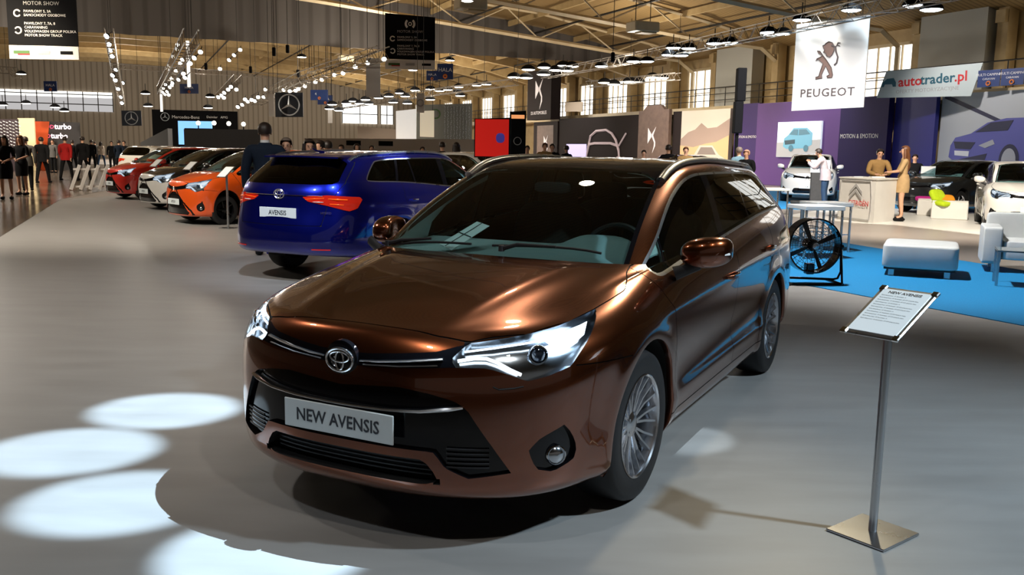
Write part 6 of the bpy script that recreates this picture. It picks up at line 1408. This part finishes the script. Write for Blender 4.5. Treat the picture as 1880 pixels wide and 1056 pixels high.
for ob,(dx) in ((o,0),): ob.location=(cen[0],cen[1],0); tag(ob,'low stack of white brochures lying on the reception desk','brochures')
# benches and cushions
def bench(label,pa,pb,dep,H_):
    d=pb-pa; an=math.atan2(d[1],d[0]); L=np.linalg.norm(d); e_=empty('bench',(*( (pa+pb)/2)[:2],0),an,label,'bench'); mb=MB(); mb.box((0,dep/2,H_/2),(L,dep,H_),bev=.02); mb.build('body',M_white,e_); mb=MB(); mb.box((0,dep/2,H_+.02),(L-.02,dep-.02,.04),bev=.01); mb.build('seat_pad',M_white,e_); return e_
bench('shorter white box bench left of the cushions',ground(1682,395),ground(1712,397),.6,.40)
bench('longer white box bench carrying the lime cushions',ground(1708,402),ground(1776,405),.55,.42)
def cushion(px,py,Y,c,label,sz=.42,rx=.2,rz=0):
    p=at(px,py,Y); mb=MB(); Vq,Fq=superq((0,0,0),(sz,sz,.14),.55,24,10,Matrix.Rotation(rz,4,'Z')@Matrix.Rotation(rx,4,'X')); mb.add(Vq,Fq); o=mb.build('cushion',c,None,True,70); o.location=tuple(p); tag(o,label,'cushion')
cushion(1699,366,24.3,cloth('magenta_cloth',(.55,.03,.25)),'magenta cushion on the shorter white bench',.46,.1)
cushion(1722,361,22.95,cloth('lime_cloth',(.45,.60,.02)),'lime green cushion propped up beside the magenta one',.42,.9,.3)
cushion(1738,367,22.9,cloth('orange_cloth',(.75,.28,.02)),'orange cushion squeezed between two lime ones',.38,.5,-.2)
cushion(1731,373,22.65,MATS['lime_cloth'],'lime green cushion lying flat in front of the orange one',.44,.1,.4)
# white sheet under the brown car's glass, added for a windscreen reflection
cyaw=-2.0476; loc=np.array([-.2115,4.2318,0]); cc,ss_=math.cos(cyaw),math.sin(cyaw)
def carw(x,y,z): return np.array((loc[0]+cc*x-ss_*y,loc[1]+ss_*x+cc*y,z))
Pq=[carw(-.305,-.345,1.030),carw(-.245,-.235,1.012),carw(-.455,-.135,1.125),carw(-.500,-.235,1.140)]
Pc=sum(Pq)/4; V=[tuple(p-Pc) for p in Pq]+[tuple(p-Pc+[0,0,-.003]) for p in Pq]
s_=mesh('reflection_sheet',V,[(0,1,2,3),(7,6,5,4),(0,4,5,1),(1,5,6,2),(2,6,7,3),(3,7,4,0)],M_paper); s_.location=tuple(Pc); tag(s_,'white sheet standing in for a reflection in the windscreen of the brown car','reflection sheet')
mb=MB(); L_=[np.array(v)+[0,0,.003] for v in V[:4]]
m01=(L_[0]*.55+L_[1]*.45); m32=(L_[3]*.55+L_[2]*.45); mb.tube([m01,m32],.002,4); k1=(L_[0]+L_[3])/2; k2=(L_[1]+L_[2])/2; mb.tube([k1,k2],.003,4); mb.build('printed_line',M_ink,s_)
# ------------------------------------------------------------------ light
w=bpy.data.worlds.new('hall_air'); scn.world=w; w.use_nodes=True; bg=w.node_tree.nodes['Background']; bg.inputs[0].default_value=(.34,.30,.26,1); bg.inputs[1].default_value=.26
def spot(name,loc,tgt,e,ang,blend,col,r=.05):
    l=bpy.data.lights.new(name,'SPOT'); l.energy=e; l.spot_size=math.radians(ang); l.spot_blend=blend; l.color=col; l.shadow_soft_size=r
    o=bpy.data.objects.new(name,l); COL.objects.link(o); o.location=tuple(loc); d=Vector(tgt)-Vector(loc); o.rotation_euler=d.to_track_quat('-Z','Y').to_euler(); return o
def area(name,loc,tgt,e,size,col,sy=None):
    l=bpy.data.lights.new(name,'AREA'); l.energy=e; l.size=size; l.color=col
    if sy: l.shape='RECTANGLE'; l.size_y=sy
    o=bpy.data.objects.new(name,l); COL.objects.link(o); o.location=tuple(loc); d=Vector(tgt)-Vector(loc); o.rotation_euler=d.to_track_quat('-Z','Y').to_euler(); return o
def point(name,loc,e,r,col):
    l=bpy.data.lights.new(name,'POINT'); l.energy=e; l.shadow_soft_size=r; l.color=col; o=bpy.data.objects.new(name,l); COL.objects.link(o); o.location=tuple(loc); return o
COOL=(.72,.88,1); WARM=(1,.90,.76)
# beam cluster right of the car making the pools on the floor
src_=(3.7,5.0,9.9)
for i,(tx,ty) in enumerate(((-1.98,5.06),(-2.18,4.33),(-1.66,3.70),(-.90,3.24))): spot('pool_spot',(src_[0]+.12*i,src_[1]-.1*i,src_[2]),(tx,ty,0),27000,4.2,.55,(.58,.80,1),.02)
spot('pool_spot',(3.5,13,6.2),(-3.1,10.5,0),6000,4.5,.6,COOL,.03); spot('pool_spot',(4.0,8.5,6.2),(.98,4.66,0),2500,3.4,.6,COOL,.03)
# stage lights and added fill spots
spot('stage_or_fill_spot',(1.6,.2,5.4),(-.3,3.9,.6),260,34,.7,(1,.93,.84),.10)
spot('stage_or_fill_spot',(3.2,9.3,5.0),(.5,4.0,.9),760,30,1,(1,.84,.55),.16)
spot('stage_or_fill_spot',(5.2,2.2,5.6),(2.0,3.6,0),2300,66,1,(.68,.86,1),.15)
spot('stage_or_fill_spot',(-2.5,.8,5.6),(-.8,3.2,.5),230,50,.9,(.9,.95,1),.12)
spot('stage_or_fill_spot',(.2,9.3,5.2),(-.3,4.2,.6),110,50,.9,(1,.80,.55),.12)
spot('stage_or_fill_spot',(.3,3.2,6.2),(-1.6,9,0),420,75,.9,(1,.95,.9),.15)
spot('stage_or_fill_spot',(-6.5,6,6.5),(-3.9,8.0,0),1700,95,1,(1,.95,.88),.15)
spot('stage_or_fill_spot',(-2.0,6.5,6),(-2.0,11.2,0.5),1500,40,.8,(.75,.85,1),.10)
spot('stage_or_fill_spot',(1.2,9.0,6),(-1.4,11.8,0.6),2200,30,.8,(.65,.78,1),.08)  # added bluish spot to brighten the blue car
spot('stage_or_fill_spot',(-8.5,12,6.4),(-6.3,17.0,.5),3600,85,1,WARM,.15)
spot('stage_or_fill_spot',(3,12,6.5),(5.4,11.8,0),3600,70,.8,(1,.98,.95),.15)
spot('stage_or_fill_spot',(-2.6,9.6,4.6),(-3.1,13.1,1.6),150,36,.8,WARM,.1)  # added fill to brighten the faces behind the blue car
spot('stage_or_fill_spot',(7,15,6.5),(8.5,21,0),7000,75,.8,WARM,.2)
spot('stage_or_fill_spot',(7,23,6.5),(9,30,0),5200,75,.8,(1,.97,.95),.2)
spot('stage_or_fill_spot',(-16,26,7),(-18,34,0),4000,80,.9,(1,.85,.62),.3)
for (s,t,z,e) in ((30,-8,8.8,5200),(50,-8,8.2,7000),(48,12,8,7000),(70,5,8.8,9000),(70,24,7.0,7500),(42,24,7.2,6000),(92,0,8.8,9000),(95,22,7.6,8000)):
    point('hall_lamp',hp(s,t,z-2.6),e*.21,.35,WARM); spot('hall_downlight',hp(s,t,z-.6),hp(s,t,0),e*.75,150,.8,WARM,.3)
# wall washers
for (s,t,z,tx,e) in ((34,26.0,6.6,1,2200),(48,26,6.6,1,2600),(58,26,6.6,1,2600),(25,25,6.6,1,2200)):
    spot('wall_spot',hp(s,t,z),hp(s,30,2.2),e*(.5 if s<40 else .28),85,.8,(1,.95,.92),.2)
pb=at(1530,120,30)
spot('banner_spot',(*at(1495,30,29.0)[:2],at(1495,30,29)[2]+.6),at(1500,90,30.2),260,60,.8,(1,.97,.9),.1); spot('banner_spot',(*at(1575,10,27.8)[:2],at(1575,10,27.8)[2]+.6),at(1570,80,29.2),260,60,.8,COOL,.1)
scn.view_settings.exposure=0.0
# ------------------------------------------------------------------ camera
cd=bpy.data.cameras.new('camera'); cam=bpy.data.objects.new('camera',cd); COL.objects.link(cam); scn.camera=cam
cd.sensor_width=36; cd.lens=36*F/1880; cd.clip_start=.1; cd.clip_end=400
cp,sp=math.cos(PITCH),math.sin(PITCH)
fwd=Vector((0,cp,-sp)); rt=Vector((1,0,0)); upv=Vector((0,sp,cp))
cr,sr_=math.cos(ROLL),math.sin(ROLL)
# image right/down axes rotated by roll
r2=rt*cr+upv*(sr_); u2=upv*cr-rt*sr_
Mx=Matrix((r2,u2,-fwd)).transposed().to_4x4(); Mx.translation=Vector((0,0,CH)); cam.matrix_world=Mx
scn.view_settings.view_transform='Standard'; scn.view_settings.look='None'; scn.view_settings.gamma=1; scn.view_settings.use_curve_mapping=False
